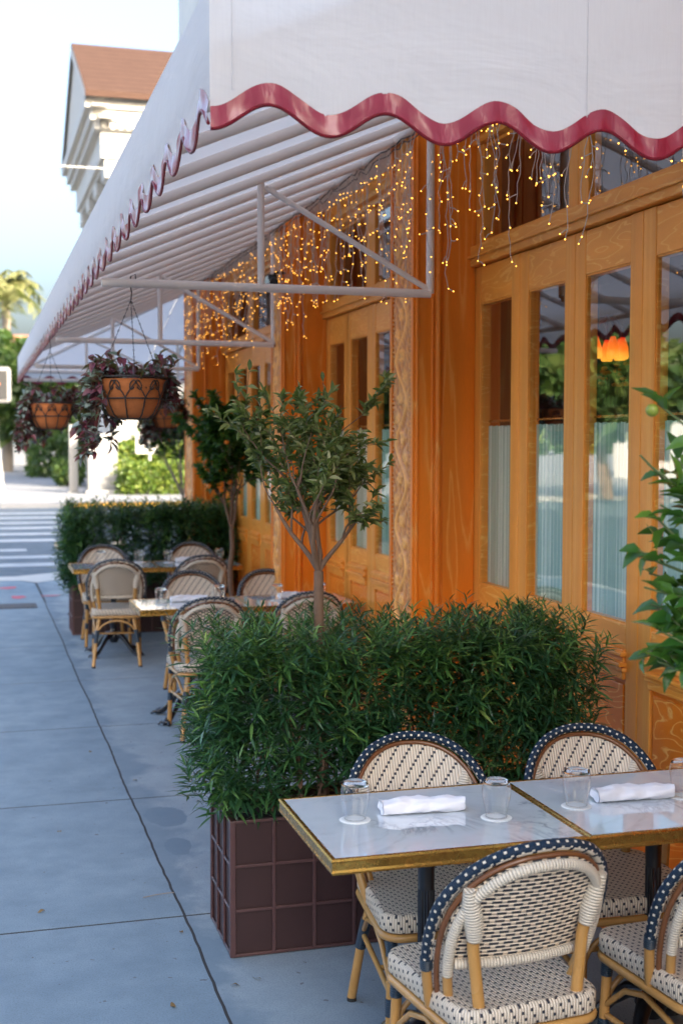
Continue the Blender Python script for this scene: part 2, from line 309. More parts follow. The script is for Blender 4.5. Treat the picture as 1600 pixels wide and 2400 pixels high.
    def build(s,name,mats,parent=None,bevel=0,loc=None):
        me=bpy.data.meshes.new(name); me.from_pydata(s.v,[],s.f); 
        mats=mats if isinstance(mats,(list,tuple)) else [mats]
        for q in mats: me.materials.append(M[q])
        me.polygons.foreach_set('material_index',s.m); me.polygons.foreach_set('use_smooth',s.sm)
        ul=me.uv_layers.new(name='UVMap'); flat=[c for f in s.uv for p in f for c in p]; ul.data.foreach_set('uv',flat); me.update()
        o=bpy.data.objects.new(name,me); C.objects.link(o)
        if parent: o.parent=parent; o.matrix_parent_inverse=Matrix.Identity(4)
        if loc: o.location=loc
        if bevel: b=o.modifiers.new('bevel','BEVEL'); b.width=bevel; b.segments=2; b.limit_method='ANGLE'; b.angle_limit=R_(40)
        return o
def fastmesh(name,V,Fc,mat,parent=None,smooth=True):
    me=bpy.data.meshes.new(name); V=np.asarray(V,np.float32); Fc=np.asarray(Fc,np.int32); k=Fc.shape[1]
    me.vertices.add(len(V)); me.vertices.foreach_set('co',V.ravel()); me.loops.add(Fc.size); me.loops.foreach_set('vertex_index',Fc.ravel())
    me.polygons.add(len(Fc)); me.polygons.foreach_set('loop_start',np.arange(0,Fc.size,k,dtype=np.int32)); me.polygons.foreach_set('loop_total',np.full(len(Fc),k,np.int32))
    me.polygons.foreach_set('use_smooth',np.full(len(Fc),smooth)); me.materials.append(M[mat]); me.update(); me.validate()
    o=bpy.data.objects.new(name,me); C.objects.link(o)
    if parent: o.parent=parent
    return o
def tag(o,label,cat,group=None,kind=None):
    if label: o['label']=label
    if cat: o['category']=cat
    if group: o['group']=group
    if kind: o['kind']=kind
    return o
def thing(name,label,cat,loc=(0,0,0),rz=0,group=None):
    o=bpy.data.objects.new(name,None); C.objects.link(o); o.location=loc; o.rotation_euler=(0,0,rz); o.empty_display_size=.1
    return tag(o,label,cat,group)
def struct(o): o['kind']='structure'; return o
def dup(root,loc,rz,label=None):
    def cp(o,par):
        c=o.copy(); C.objects.link(c)
        if par: c.parent=par
        for ch in list(kids.get(o.name,())): cp(ch,c)
        return c
    kids={}
    for o in C.objects:
        if o.parent: kids.setdefault(o.parent.name,[]).append(o)
    r=cp(root,None); r.location=loc; r.rotation_euler=(0,0,rz)
    if label: r['label']=label
    return r
# ---------------------------------------------------------------- ground
def sheet(name,poly,z,mat):
    b=MB(); b.add([(x,y,z) for x,y in poly],[tuple(range(len(poly)))]); return struct(b.build(name,mat))
sheet('ground',[(-4000,-4000),(4000,-4000),(4000,4000),(-4000,4000)],-.17,'concrete_far')
def slab(name,poly,z0,z1,mat): b=MB(); b.prism(poly,'z',z0,z1); return struct(b.build(name,mat,bevel=.01))
# near pavement with a curved corner at the cross street
corner=[(-2.6,-30),(-2.6,15.4)]+[(-2.6+1.9*(1-math.cos(a)),15.4+2.1*math.sin(a)) for a in [PI/2*i/8 for i in range(1,9)]]+[(.3,17.6),(1.2,18.2),(2.6,18.7),(40,18.9)]
CRX=.735
# pavement: slabs with open joints lying on a dark bed
sheet('joint_bed',[(-2.55,-29.9),(16,-29.9),(16,17.3),(-.6,17.3),(-2.55,15.3)],-.0018,'joint_dirt')
def tess(poly,mat,name,z=0.0):
    b=MB(); b.prism(poly,'z',-.02,z); o=b.build(name,mat); struct(o); return o
YJ=[-4,-2.1,-.35,1.35,3.05,4.72,6.37,8.07,9.68,11.4,13.1]
g=.0075
rn=random.Random(3)
def crx(y): return CRX+.003*math.sin(y*1.7)+.0022*math.sin(y*4.3+1)
def edge(y0,y1,off):
    k=max(2,int((y1-y0)/.06)); rr=random.Random(int(y0*100)); out=[]
    for i in range(k+1):
        y=y0+(y1-y0)*i/k; out.append((crx(y)+off+rr.uniform(-.0022,.0022),y))
    return out
bL=MB(); bR=MB()
YY=[-29.8]+YJ+[14.6]
for a,b_ in zip(YY[:-1],YY[1:]):
    eL=edge(a+g,b_-g,-.0062); bL.prism([(-2.58,a+g)]+eL+[(-2.58,b_-g)],'z',-.005,0)
    eR=edge(a+g,b_-g,.0050); bR.prism([(9,a+g),(9,b_-g)]+eR[::-1],'z',-.005,0)
arc=[(-2.58,14.6+g)]+[(crx(14.6)-.008,14.6+g),(.71,16.6),(.55,16.9),(-.6,17.05),(-2.0,16.2),(-2.58,15.4)]
bL.prism(arc,'z',-.005,0)
struct(bL.build('pavement','concrete'))
bR.prism([(crx(14.6)+.012,14.6+g),(40,14.6+g),(40,17.9),(2.6,17.7),(1.3,17.25),(.74,16.62)],'z',-.005,0)
struct(bR.build('terrace_pavement','concrete_strip'))
b=MB(); ker=[(-2.62,-30),(-2.62,15.4),(-2.05,16.25),(-.6,17.1),(.56,16.95),(.74,16.66),(1.3,17.29),(2.6,17.74),(40,17.94)]
ker2=[(-2.78,-30),(-2.78,15.5),(-2.15,16.5),(-.7,17.55),(.5,17.5),(1.2,18.0),(2.6,18.4),(40,18.6)]
b.prism(ker+ker2[::-1],'z',-.16,-.001); struct(b.build('kerb','curb'))
sheet('road',[(-120,-60),(120,-60),(120,38.3),(-120,38.3)],-.14,'asphalt')
# crosswalk bars
b=MB()
for i,(y,wd) in enumerate([(20.55,.55),(21.95,.5),(23.4,.45),(25.7,.6),(27.5,.6),(29.4,.6),(31.3,.6),(33.4,.6),(35.5,.6)]):
    y0=y-wd/2; x1=.87 if i==2 else 3.6+.1*i
    b.add([(-3.4,y0,-.136),(x1,y0+.03,-.136),(x1,y0+wd+.03,-.136),(-3.4,y0+wd,-.136)],[(0,1,2,3)])
struct(b.build('crosswalk','road_paint'))
# damp patches, pink survey paint, drain
def blob(name,c,rx,ry,mat,seed,z=.004,n=40):
    r=random.Random(seed); ph=[r.uniform(0,6) for _ in range(6)]; pts=[]
    for i in range(n):
        a=2*PI*i/n; k=1+.16*math.sin(2*a+ph[0])+.12*math.sin(3*a+ph[1])+.07*math.sin(5*a+ph[2])+.04*math.sin(9*a+ph[3])
        pts.append((c[0]+rx*k*math.cos(a),c[1]+ry*k*math.sin(a)))
    return sheet(name,pts,z,mat)
for (c,rx,ry,s) in (((.37,16.1),.10,.12,1),((.46,15.1),.07,.16,4),((.83,15.15),.10,.05,8)): blob('paint_mark',c,rx,ry,'pink_paint',s)
d=thing('drain_grate','dark rectangular drain grate set in the pavement at the left','grate',(.35,14.28,0))
b=MB(); b.box((-.33,-.2,.001),(.28,.2,.006)); 
for i in range(12): b.box((-.30+i*.047,-.17,.006),(-.30+i*.047+.02,.17,.010))
b.build('grate','drain_iron',d)
t=thing('twig','thin dry twig lying on the pavement beside the long crack','twig',(.66,4.95,.006)); b=MB(); b.tube([(-.05,-.01,0),(0,.002,.002),(.05,.015,0),(.075,.01,.001)],.0018,5); b.build('stem','bark_grey',t)
rr=random.Random(12)
for k,(x,y) in enumerate(((.80,4.05),(.70,4.55),(.58,3.95),(.79,6.7),(.35,5.9),(.62,7.4),(.22,4.9),(.88,4.08))):
    a=rr.uniform(0,6); b=MB(); L,w2=rr.uniform(.02,.035),rr.uniform(.006,.010); vs=[]
    for i in range(5):
        q=i/4; ww=w2*math.sin(PI*min(.95,max(.06,q))); z=.002+.007*math.sin(q*3+k)**2
        for s_ in (-1,1): vs.append(((q-.5)*L*math.cos(a)-s_*ww*math.sin(a),(q-.5)*L*math.sin(a)+s_*ww*math.cos(a),z+(.003 if s_>0 else 0)))
    b.add(vs,[(2*i,2*i+2,2*i+3,2*i+1) for i in range(4)],0,None,True); o=b.build('fallen_leaf','dry_leaf',None,loc=(x,y,0)); tag(o,'small dry fallen leaf lying on the pavement','leaf','dry leaves on the pavement')
# ---------------------------------------------------------------- restaurant building
XW,XP=2.42,2.11
B=thing('restaurant_building','restaurant front of varnished orange oak with tall glazed doors and carved pilasters','building',(XW,8,0))
BL=B.location.copy()
def off(o): o.location=-BL; return o        # parts are modelled in world coordinates
def bp(mb,name,mat,parent=B,bevel=0):
    o=mb.build(name,mat,parent,bevel)
    if parent is B: o.location=-BL
    return o
# upper walls and mass
b=MB(); b.box((XP-.02,-22,3.42),(28,13.44,12.6)); b.box((XW+.9,-22,0),(28,1.9,3.42)); b.box((6.2,-22,0),(28,13.3,3.41)); b.box((XW+.05,13.25,0),(6.3,13.42,3.41)); b.box((XP,-22,0),(XW+.9,2.13,3.415)); bp(b,'wall','stucco')
b=MB(); b.box((XP-.14,-22,5.4),(XP-.023,13.56,5.62)); b.box((XP-.3,-22,12.61),(XP+.2,13.7,12.9)); bp(b,'cornice','cream_trim')
for y in (4.2,8.0,11.9):
    b=MB(); b.box((XP-.06,y-.5,6.4),(XP-.023,y+.5,8.4)); o=bp(b,'window','cream_trim'); b=MB(); b.box((XP-.07,y-.42,6.48),(XP-.062,y+.42,8.32)); b.build('pane','dark_glass',o)
    for s in (-1,1):
        b=MB(); b.box((XP-.09,y+s*.78-.26,6.4),(XP-.024,y+s*.78+.26,8.4))
        for k in range(24): b.box((XP-.1,y+s*.78-.22,6.46+k*.08),(XP-.09,y+s*.78+.22,6.50+k*.08))
        b.build('shutter','shutter_blue',o)
# interior room
b=MB(); b.box((XW+.12,2.2,0.004),(6.2,13.2,.02)); b.box((XW+.9,2.0,.02),(6.2,2.15,3.4)); b.box((XW+.12,2.2,3.36),(6.2,13.2,3.40)); b.box((6.05,2.2,.02),(6.18,13.2,3.36)); b.box((XW+.2,13.1,.02),(6.1,13.24,3.36)); bp(b,'interior_room','dark_interior')
# header above the transoms, plinth below the doors
BAYS=[(2.50,6.02),(6.39,8.85),(9.19,12.70)]
for y0,y1 in BAYS:
    b=MB(); b.box((XW-.02,y0,3.26),(XW+.14,y1,3.419)); b.box((XW-.05,y0,3.30),(XW-.021,y1,3.34)); bp(b,'header','oak_rail',B,.004)
    b=MB(); b.prism([(XW-.23,0.002),(XW+.12,.002),(XW+.12,.36),(XW-.21,.33)],'y',y0+.001,y1-.001); bp(b,'plinth','oak_panel',B,.008)
    b=MB(); b.box((XW-.03,y0,2.665),(XW+.1,y1,2.765)); b.box((XW-.045,y0,2.70),(XW-.031,y1,2.715)); bp(b,'transom_rail','oak_rail',B,.004)
# door leaves
def leaf(yf,wg=.375,pitch=.565,last=None):
    # yf: far edge of the glass; leaf runs from yf+.095 down to yf-.375-.095
    ya,yb=yf-wg-(pitch-wg)/2+.0015,yf+(pitch-wg)/2-.0015
    if last: ya=last
    x=XW; gl,gr=yf-wg,yf
    b=MB(); zb,zt=1.083,2.478
    b.box((x,ya,.36),(x+.06,gl,2.66)); b.box((x,gr,.36),(x+.06,yb,2.66))
    o=bp(b,'window','oak_stile',B,.004)
    for z0_,z1_ in ((zt,2.658),(.985,zb),(.362,.46)):
        b=MB(); b.box((x+.002,gl,z0_),(x+.058,gr,z1_)); b.build('rail','oak_rail',o,bevel=.004)
    b=MB()
    for z,dd in ((.965,.026),(.925,.032),(.905,.018)): b.box((x-dd,gl-.012,z-.008),(x+.03,gr+.012,z+.010))
    b.box((x-.010,gl,.865),(x+.03,gr,.985)); b.build('moulding','oak_rail',o,bevel=.005)
    b=MB(); b.box((x+.014,gl,.46),(x+.04,gr,.865)); b.box((x+.004,gl+.018,.478),(x+.013,gr-.018,.845)); b.build('panel','oak_panel',o,bevel=.005)
    b=MB(); 
    for (a0,a1,z0,z1) in ((gl,gl+.005,zb,zt),(gr-.005,gr,zb,zt),(gl+.005,gr-.005,zb,zb+.007),(gl+.005,gr-.005,zt-.007,zt)): b.box((x+.008,a0,z0),(x+.05,a1,z1))
    b.build('bead','oak_rail',o)
    b=MB(); b.add([(x+.014,gl,zb),(x+.014,gr,zb),(x+.014,gr,zt),(x+.014,gl,zt)],[(0,1,2,3)]); b.build('pane','window_glass',o)
    # cafe curtain with a little scalloped heading
    b=MB(); N=60; top=1.865
    vs=[];fs=[]
    for i in range(N+1):
        y=gl+.004+(wg-.008)*i/N; xo=x+.050+.006*math.sin(i*1.9)+.004*math.sin(i*.7)
        vs+=[(xo,y,zb-.03),(xo,y,top+.008*abs(math.sin(i*PI/5)))]
    fs=[(2*i,2*i+2,2*i+3,2*i+1) for i in range(N)]; b.add(vs,fs,0,None,True); b.build('curtain','curtain',o)
    b=MB(); b.tube([(x+.050,gl+.002,1.895),(x+.050,gr-.002,1.895)],.006,8); b.build('curtain_rod','brass',o)
    return o
for k in range(6): leaf(5.945-.565*k,last=2.502 if k==5 else None)
for k in range(4): leaf(8.78-.55*k if k else 8.757,pitch=.55 if k else .56,last=6.392 if k==3 else None)
for k in range(6): leaf(12.56-.565*k,last=9.192 if k==5 else None)
# transom lights
for y0,y1,edges in ((2.5,6.02,[(5.92,4.98),(4.80,3.86),(3.68,2.62)]),(6.39,8.85,[(8.75,7.88),(7.70,6.50)]),(9.19,12.7,[(12.6,11.55),(11.37,10.35),(10.17,9.29)])):
    prev=y1
    for i,(a,c) in enumerate(edges):
        nx=(edges[i+1][0]) if i+1<len(edges) else None
        lo=(c+nx)/2+.0015 if nx else y0+.002; hi=prev-.0015
        b=MB(); b.box((XW,a,2.768),(XW+.06,hi,3.258)); b.box((XW,lo,2.768),(XW+.06,c,3.258)); b.box((XW+.01,c,2.77),(XW+.05,a,2.79)); b.box((XW+.01,c,3.235),(XW+.05,a,3.256))
        o=bp(b,'transom_window','oak_stile',B,.004)
        b=MB(); b.add([(XW+.016,c,2.79),(XW+.016,a,2.79),(XW+.016,a,3.235),(XW+.016,c,3.235)],[(0,1,2,3)]); b.build('pane','window_glass',o)
        prev=(c+nx)/2 if nx else y0
# pilasters with carved strips
def carve(y0,y1,z0,z1):
    W=y1-y0; nx,nz=26,int((z1-z0)/.011); ys=np.linspace(0,1,nx+1); zs=np.linspace(z0,z1,nz+1)
    U,Z=np.meshgrid(ys,zs); s=U-.5
    ph=Z*2*PI/.42
    stem=.5+.27*np.sin(ph); d=np.abs(U-stem); h=np.exp(-(d/.06)**2)*.85; h=np.maximum(h,(.30+.30*np.sin(U*38+3*np.sin(Z*21))*np.sin(Z*75+2*np.sin(U*9)))*(np.abs(U-.5)<.40))
    # curling leaves left and right of the stem
    for k in range(int((z1-z0)/.105)+2):
        zc=z0+k*.105; side=1 if math.sin(2*PI*zc/.42+1.0)>0 else -1
        cx=.5+.27*math.sin(2*PI*zc/.42)-side*.30; rr=np.hypot((U-cx)*W,Z-zc); an=np.arctan2(Z-zc,(U-cx)*W)
        lobes=.042*(1+.28*np.cos(an*5+k)); h=np.maximum(h,np.clip(1-(rr/lobes)**2,0,1)*(.75+.25*np.cos(rr*320)))
        h=np.maximum(h,.9*np.exp(-((rr-.030)/.006)**2)*(np.sin(an-k)>-.4))
    bead=np.clip(1-((np.minimum(U,1-U)-.05)/.035)**2,0,1)*(.55+.45*np.cos(Z*2*PI/.024)); h=np.maximum(h,bead*.8)
    X=XP-.004-.022*h
    V=np.stack([X,y0+W*U,Z],-1).reshape(-1,3); n1=nx+1
    I=np.arange(nz)[:,None]*n1+np.arange(nx)[None]; I=I.ravel(); Fc=np.stack([I,I+n1,I+n1+1,I+1],-1)
    return V,Fc
for y0,y1 in ((2.13,2.50),(6.02,6.39),(8.85,9.19),(12.70,13.20)):
    b=MB(); b.box((XP,y0,.002),(XW+.14,y1,3.418)); b.box((XP-.018,y0+.001,.003),(XP-.001,y0+.035,3.416)); b.box((XP-.018,y1-.035,.003),(XP-.001,y1-.001,3.416))
    b.tube([(XP+.115,y0-.001,.004),(XP+.115,y0-.001,3.41)],.017,12); b.tube([(XP+.085,y0-.001,.004),(XP+.085,y0-.001,3.41)],.007,8); b.tube([(XP+.004,y0+.0,.004),(XP+.004,y0+.0,3.41)],.010,8)
    b.box((XP+.14,y0-.006,.003),(XW-.002,y0-.001,3.41))
    b.box((XP-.05,y0-.03,.003),(XW-.25,y0-.008,.30)); b.box((XP-.05,y0-.008,.003),(XP-.019,y1+.02,.30))
    o=bp(b,'pilaster','oak_side',B,.004)
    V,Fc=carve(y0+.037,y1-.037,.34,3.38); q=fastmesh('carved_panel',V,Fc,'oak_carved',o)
# pendant lamps seen through the glass
def pendant(c,label,n,r=.05,spread=.16,body='hanging chandelier'):
    t=thing('pendant_lamp',label,'lamp',c,0,'lamps inside the restaurant')
    b=MB(); b.tube([(0,0,.1),(0,0,3.34-c[2])],.008,6); b.build('stem','iron',t)
    b=MB()
    for k in range(n):
        a=2*PI*k/n; x,y=spread*math.cos(a),spread*math.sin(a); b.tube([(0,0,.12),(x*.6,y*.6,.16),(x,y,.10),(x,y,.05)],.006,6)
    b.build('arm','iron',t)
    for k in range(n):
        a=2*PI*k/n; x,y=spread*math.cos(a),spread*math.sin(a)
        b=MB(); b.lathe([(.012,.05),(r*.6,.035),(r,.0),(r*1.15,-.045),(r*.95,-.06)],(x,y,0),14); s=b.build('lamp_shade','lamp_glow',t); b=MB(); b.ball((x,y,-.02),r*.55); b.build('bulb','lamp_core',s)
    return t
pendant((3.05,5.93,2.27),'cluster of glowing orange glass shades hanging inside the nearest windows',9,.028,.13)
pendant((2.85,8.05,2.16),'single orange lamp glowing inside the middle bay window',1,.06,0.01)
t=thing('security_camera','small black security camera fixed high on the second pilaster behind string lights','camera',(2.02,8.80,2.92)); b=MB(); b.tube([(.10,.05,.06),(.03,.02,.06),(0,0,.03)],.009,8); b.build('bracket','rubber',t)
b=MB(); b.tube([(.02,.06,.01),(-.01,-.09,-.025)],.032,16); b.lathe([(.034,-.01),(.034,.02),(.001,.022)],(0,0,.02),16); b.build('body','rubber',t)
t=thing('flower_box','dark shelf box with orange flowers standing inside behind the third pane','flower box',(2.95,5.55,1.93)); b=MB(); b.box((-.06,-.2,-.03),(.06,.2,.03)); b.tube([(0,0,-.03),(0,0,-1.92)],.02,8); b.build('box','iron',t)
st=MB(); rr=random.Random(4); heads=[]
for k in range(22):
    x,y=rr.uniform(-.05,.05),rr.uniform(-.18,.18); h=rr.uniform(.08,.20); q=(x+rr.uniform(-.03,.03),y+rr.uniform(-.03,.03),.03+h); st.tube([(x,y,.03),((x+q[0])/2+.01,(y+q[1])/2,.03+h/2),q],.003,5); heads.append(q)
st.build('stem','stem_green',t)
for q in heads: b=MB(); b.ball(q,.017,0,8,5,(1,1,.55)); b.build('blossom','orange_fruit',t)
# ---------------------------------------------------------------- awning
AX=.53; Y0,Y1=2.95,16.5
AW=thing('awning','long white canvas awning with wavy maroon trim over the terrace','awning',(AX,9,2.5))
def ap(mb,name,mat,parent=AW,bevel=0):
    o=mb.build(name,mat,parent,bevel)
    if parent is AW: o.location=-AW.location
    return o
PER=.285
def wave(t): return 2.542+.032*math.cos(2*PI*t/PER)
def curtainface(pt,nrm,L,ph,top,nz=10,amp=.0035):
    # wavy-edged canvas along a line; pt(t)->(x,y); returns canvas, band, piping builders
    N=int(L/.0119); cb,bb,pb=MB(),MB(),MB(); vs=[]
    ripple=lambda t,z:(amp*math.sin(2*PI*t/PER*1.0+.6)*max(0,1-(z-2.5)/.16)+.0015*math.sin(t*31+z*9)*max(0,1-(z-2.5)/.3))
    for i in range(N+1):
        t=L*i/N; x,y=pt(t); zb=wave(t-ph)+.046; zt=top(t)
        for j in range(nz+1):
            z=zb+(zt-zb)*(j/nz)**1.3; r=ripple(t,z); vs.append((x+nrm[0]*r,y+nrm[1]*r,z))
    k=nz+1; fs=[(i*k+j,(i+1)*k+j,(i+1)*k+j+1,i*k+j+1) for i in range(N) for j in range(nz)]; cb.add(vs,fs,0,None,True)
    vs=[]; pip=[]
    for i in range(N+1):
        t=L*i/N; x,y=pt(t)
        for j in range(5):
            z=wave(t-ph)+.046*j/4+(.003 if j==4 else 0); r=ripple(t,z)+.0035+.0022*math.sin(t*47+j)+.002*math.sin(t*83+1); vs.append((x+nrm[0]*r,y+nrm[1]*r,z))
        r=ripple(t,wave(t-ph))+.003; pip.append((x+nrm[0]*r,y+nrm[1]*r,wave(t-ph)-.002))
    fs=[(i*5+j,(i+1)*5+j,(i+1)*5+j+1,i*5+j+1) for i in range(N) for j in range(4)]; bb.add(vs,fs,0,None,True)
    pb.tube(pip,.0045,6)
    return cb,bb,pb
YS=Y0
for nm,pt,nr,L,ph,top in (('front_valance',lambda t:(AX,YS+t),(-1,0),Y1-Y0,.10,lambda t:2.842),
                    ('side_panel',lambda t:(AX+t,Y0),(0,-1),3.0,.142,lambda t:2.842+.36*min(t,1.6)),
                    ('side_panel',lambda t:(AX+t,Y1),(0,1),5.5,.1,lambda t:2.842)):
    cb,bb,pb=curtainface(pt,nr,L,ph,top); o=ap(cb,nm,'canvas'); bb.build('trim_band','maroon_vinyl',o); pb.build('piping','maroon_piping',o)
# corner seam of the canvas and stitched line
b=MB(); b.tube([(AX+.052,Y0-.008,2.60),(AX+.05,Y0-.007,2.86)],.0012,5); b.tube([(AX+.95,Y0-.005,2.60),(AX+.95,Y0-.005,3.2)],.0012,5); ap(b,'seam','canvas')
rs=.42; RZ=lambda x:2.685+rs*(x-AX)
b=MB(); N=60
def zr(x,y): 
    return RZ(x) if y<13.45 else 2.685+min((x-AX)*rs,(Y1-y)/(Y1-13.45)*rs*(XP-AX))
vs=[];nx=12
for i in range(N*3+1):
    y=Y0+.012+(Y1-Y0-.02)*i/(N*3)
    for j in range(nx+1): x=AX+.008+(XP-.03-AX)*j/nx; vs.append((x,y,zr(x,y)+.010+.002*math.sin(y*3)))
k=nx+1; b.add(vs,[(i*k+j,i*k+j+1,(i+1)*k+j+1,(i+1)*k+j) for i in range(N*3) for j in range(nx)],0,None,True)
b.add([(XP-.022,13.46,RZ(XP)),(XP-.022,Y1-.01,2.685),(6,Y1-.01,2.685),(6,13.46,RZ(XP))],[(0,1,2,3)]); ap(b,'lining','canvas_lining')
# rafters, eave and wall pipes, trusses
y=3.5; rr=random.Random(5)
for k in range(19):
    b=MB(); ye=3.50+.55*k; 
    if ye>13.4: break
    b.tube([(AX+.02,ye,RZ(AX+.02)-.016),(XP-.03,ye,RZ(XP-.03)-.016)],.021,10); ap(b,'rafter','truss_paint')
for k in range(4):
    b=MB(); xe=2.4+.9*k; b.tube([(xe,13.5,RZ(XP)-.02),(xe,Y1-.03,2.67)],.02,8); ap(b,'rafter','truss_paint')
b=MB(); b.tube([(XP-.04,13.5,RZ(XP)-.02),(AX+.02,Y1-.03,2.67)],.022,8); ap(b,'rafter','truss_paint')
b=MB(); b.tube([(AX+.02,Y0+.02,2.665),(AX+.02,Y1-.02,2.665)],.02,10); ap(b,'eave_pipe','truss_paint')
b=MB(); b.tube([(AX+.02,Y1-.02,2.665),(6,Y1-.02,2.665)],.02,10); ap(b,'eave_pipe','truss_paint')
b=MB(); b.tube([(XP-.035,Y0+.02,RZ(XP)-.03),(XP-.035,13.45,RZ(XP)-.03)],.02,10); ap(b,'wall_pipe','truss_paint')
for yt in (5.77,9.08,12.3,15.0):
    xe=XP-.02; zb=2.495; xm=1.27
    tr=thing('truss',None,None); tr.parent=AW; tr.location=-AW.location
    if yt<14:
        for nm,pts,r in (('bottom_chord',[(AX+.02,yt,zb),(xe,yt,zb)],.0195),('wall_post',[(xe,yt,zb+.002),(xe,yt,RZ(xe)-.02)],.0195),('strut',[(xm,yt,zb+.01),(xm,yt,RZ(xm)-.02)],.017),('brace',[(xm+.02,yt,RZ(xm)-.045),(xe-.01,yt,zb+.02)],.0135)):
            b=MB(); b.tube(pts,r,12); b.build(nm,'truss_paint',tr)
    else:
        for nm,pts,r in (('bottom_chord',[(AX+.02,yt,zb),(3.4,yt,zb)],.0195),('strut',[(1.25,yt,zb),(1.25,yt,2.98)],.017),('strut',[(2.3,yt,zb),(2.3,yt,2.99)],.017),('brace',[(1.27,yt,2.97),(2.28,yt,zb+.02)],.0135)):
            b=MB(); b.tube(pts,r,12); b.build(nm,'truss_paint',tr)
# ---------------------------------------------------------------- icicle lights
wb=MB(); wb.ball((0,0,0),.0030,0,8,5); bulb_me=None
def icicles(y0,y1,n,label,seed,x=XP-.06):
    r=random.Random(seed); t=thing('string_lights',label,'string lights',(x,(y0+y1)/2,3.28),0,'warm string lights hanging along the front')
    L=t.location; cab=MB(); pts=[]; 
    for i in range(40):
        y=y0+(y1-y0)*i/39; pts.append((r.uniform(-.006,.006),y-L.y,r.uniform(-.012,.012)))
    cab.tube(pts,.004,5); cab.tube([(p[0]+.012,p[1],p[2]-.02+r.uniform(-.01,.01)) for p in pts],.003,5); cab.build('cable','grey_wire',t)
    global bulb_me; cnt=0; rest=MB()
    for i in range(n):
        y=y0+(y1-y0)*(i+.5)/n+r.uniform(-.03,.03); ln=r.choice([.32,.45,.6,.72,.5])*r.uniform(.85,1.12); k=int(ln/.035); px,py=r.uniform(-.02,.02),y-L.y; P=[]
        for j in range(k+1):
            z=-ln*j/k; P.append((px,py,z)); px+=r.uniform(-.010,.010); py+=r.uniform(-.010,.010); px=max(-.06,min(.04,px))
        d=MB(); d.tube(P,.0017,5); bs=[]
        for j in range(2,k+1,r.choice([2,3,4,4])):
            p=P[j]; dx,dy=r.uniform(-.03,.03),r.choice([-1,1])*r.uniform(.014,.045); q=(p[0]+dx,p[1]+dy,p[2]-r.uniform(.0,.03)); d.tube([p,((p[0]+q[0])/2,(p[1]+q[1])/2,p[2]-.006),q],.002,4); bs.append(q)
        bs.append(P[-1]); o=d.build('light_strand','wire_clear',t)
        for q in bs:
            if cnt<100:
                if bulb_me is None: bo=wb.build('bulb','bulb_glow',o); bulb_me=bo.data
                else: bo=bpy.data.objects.new('bulb',bulb_me); C.objects.link(bo); bo.parent=o
                bo.location=q; cnt+=1
            else: rest.ball(q,.0030,0,8,5)
    if rest.v: o=rest.build('bulb_mass','bulb_glow',t); o['kind']='stuff'
icicles(3.15,5.7,46,'sparse warm string lights hanging over the nearest bay behind the maroon trim',11)
icicles(5.84,9.0,66,'dense warm string lights hanging between the nearest and second awning trusses',12)
icicles(9.16,12.9,66,'distant warm string lights hanging beyond the second awning truss',13)
# ---------------------------------------------------------------- planters
def planter(c,L,D,H,label):
    t=thing('planter_box',label,'planter',(c[0],c[1],0),0,'dark brown panelled planter boxes'); b=MB(); w_=.022
    b.box((w_+.001,w_+.001,.01),(L-w_-.001,D-w_-.001,.03)); 
    for (a0,a1) in (((0,0),(L,w_)),((0,D-w_),(L,D)),((0,w_),(w_,D-w_)),((L-w_,w_),(L,D-w_))): b.box((a0[0],a0[1],.001),(a1[0],a1[1],H))
    b.build('box','planter_brown',t,bevel=.002)
    r=MB(); nc=max(2,round(L/.146)); nd=max(2,round(D/.125)); e=.010
    for k in range(nc+1):
        x=L*k/nc; ww=.012 if 0<k<nc else .02; x0=min(max(x-ww/2,-e),L-ww+e); r.box((x0,-e,.004),(x0+ww,-.0005,H+.002)); r.box((x0,D+.0005,.004),(x0+ww,D+e,H+.002))
    for j in range(4):
        z=.004+(H-.010)*j/3; hh=.014; r.box((0,-e+.0015,z-.001),(L,-.0006,z+hh-.004)); r.box((0,D+.0006,z-.001),(L,D+e-.0015,z+hh-.004)); r.box((-e+.0015,.001,z-.001),(-.0006,D-.001,z+hh-.004)); r.box((L+.0006,.001,z-.001),(L+e-.0015,D-.001,z+hh-.004))
    for k in range(nd+1):
        y=D*k/nd; ww=.012; y0=min(max(y-ww/2,0),D-ww); r.box((-e,y0,.004),(-.0005,y0+ww,H+.002)); r.box((L+.0005,y0,.004),(L+e,y0+ww,H+.002))
    r.build('rib','planter_rib',t,bevel=.0022)
    s=MB(); s.box((w_+.001,w_+.001,.05),(L-w_-.001,D-w_-.001,H-.035)); s.build('soil','soil',t); return t
planter((.837,4.28),1.31,.375,.48,'dark brown panelled planter holding the nearest hedge behind the front tables')
planter((.856,12.0),1.46,.375,.48,'dark brown panelled planter holding the far hedge behind the third table row')
planter((1.74,9.66),.42,.375,.42,'small dark planter holding the orange tree between the second and third table rows')
planter((1.95,14.35),.6,.375,.48,'dark planter behind the far hedge with a small orange tree')
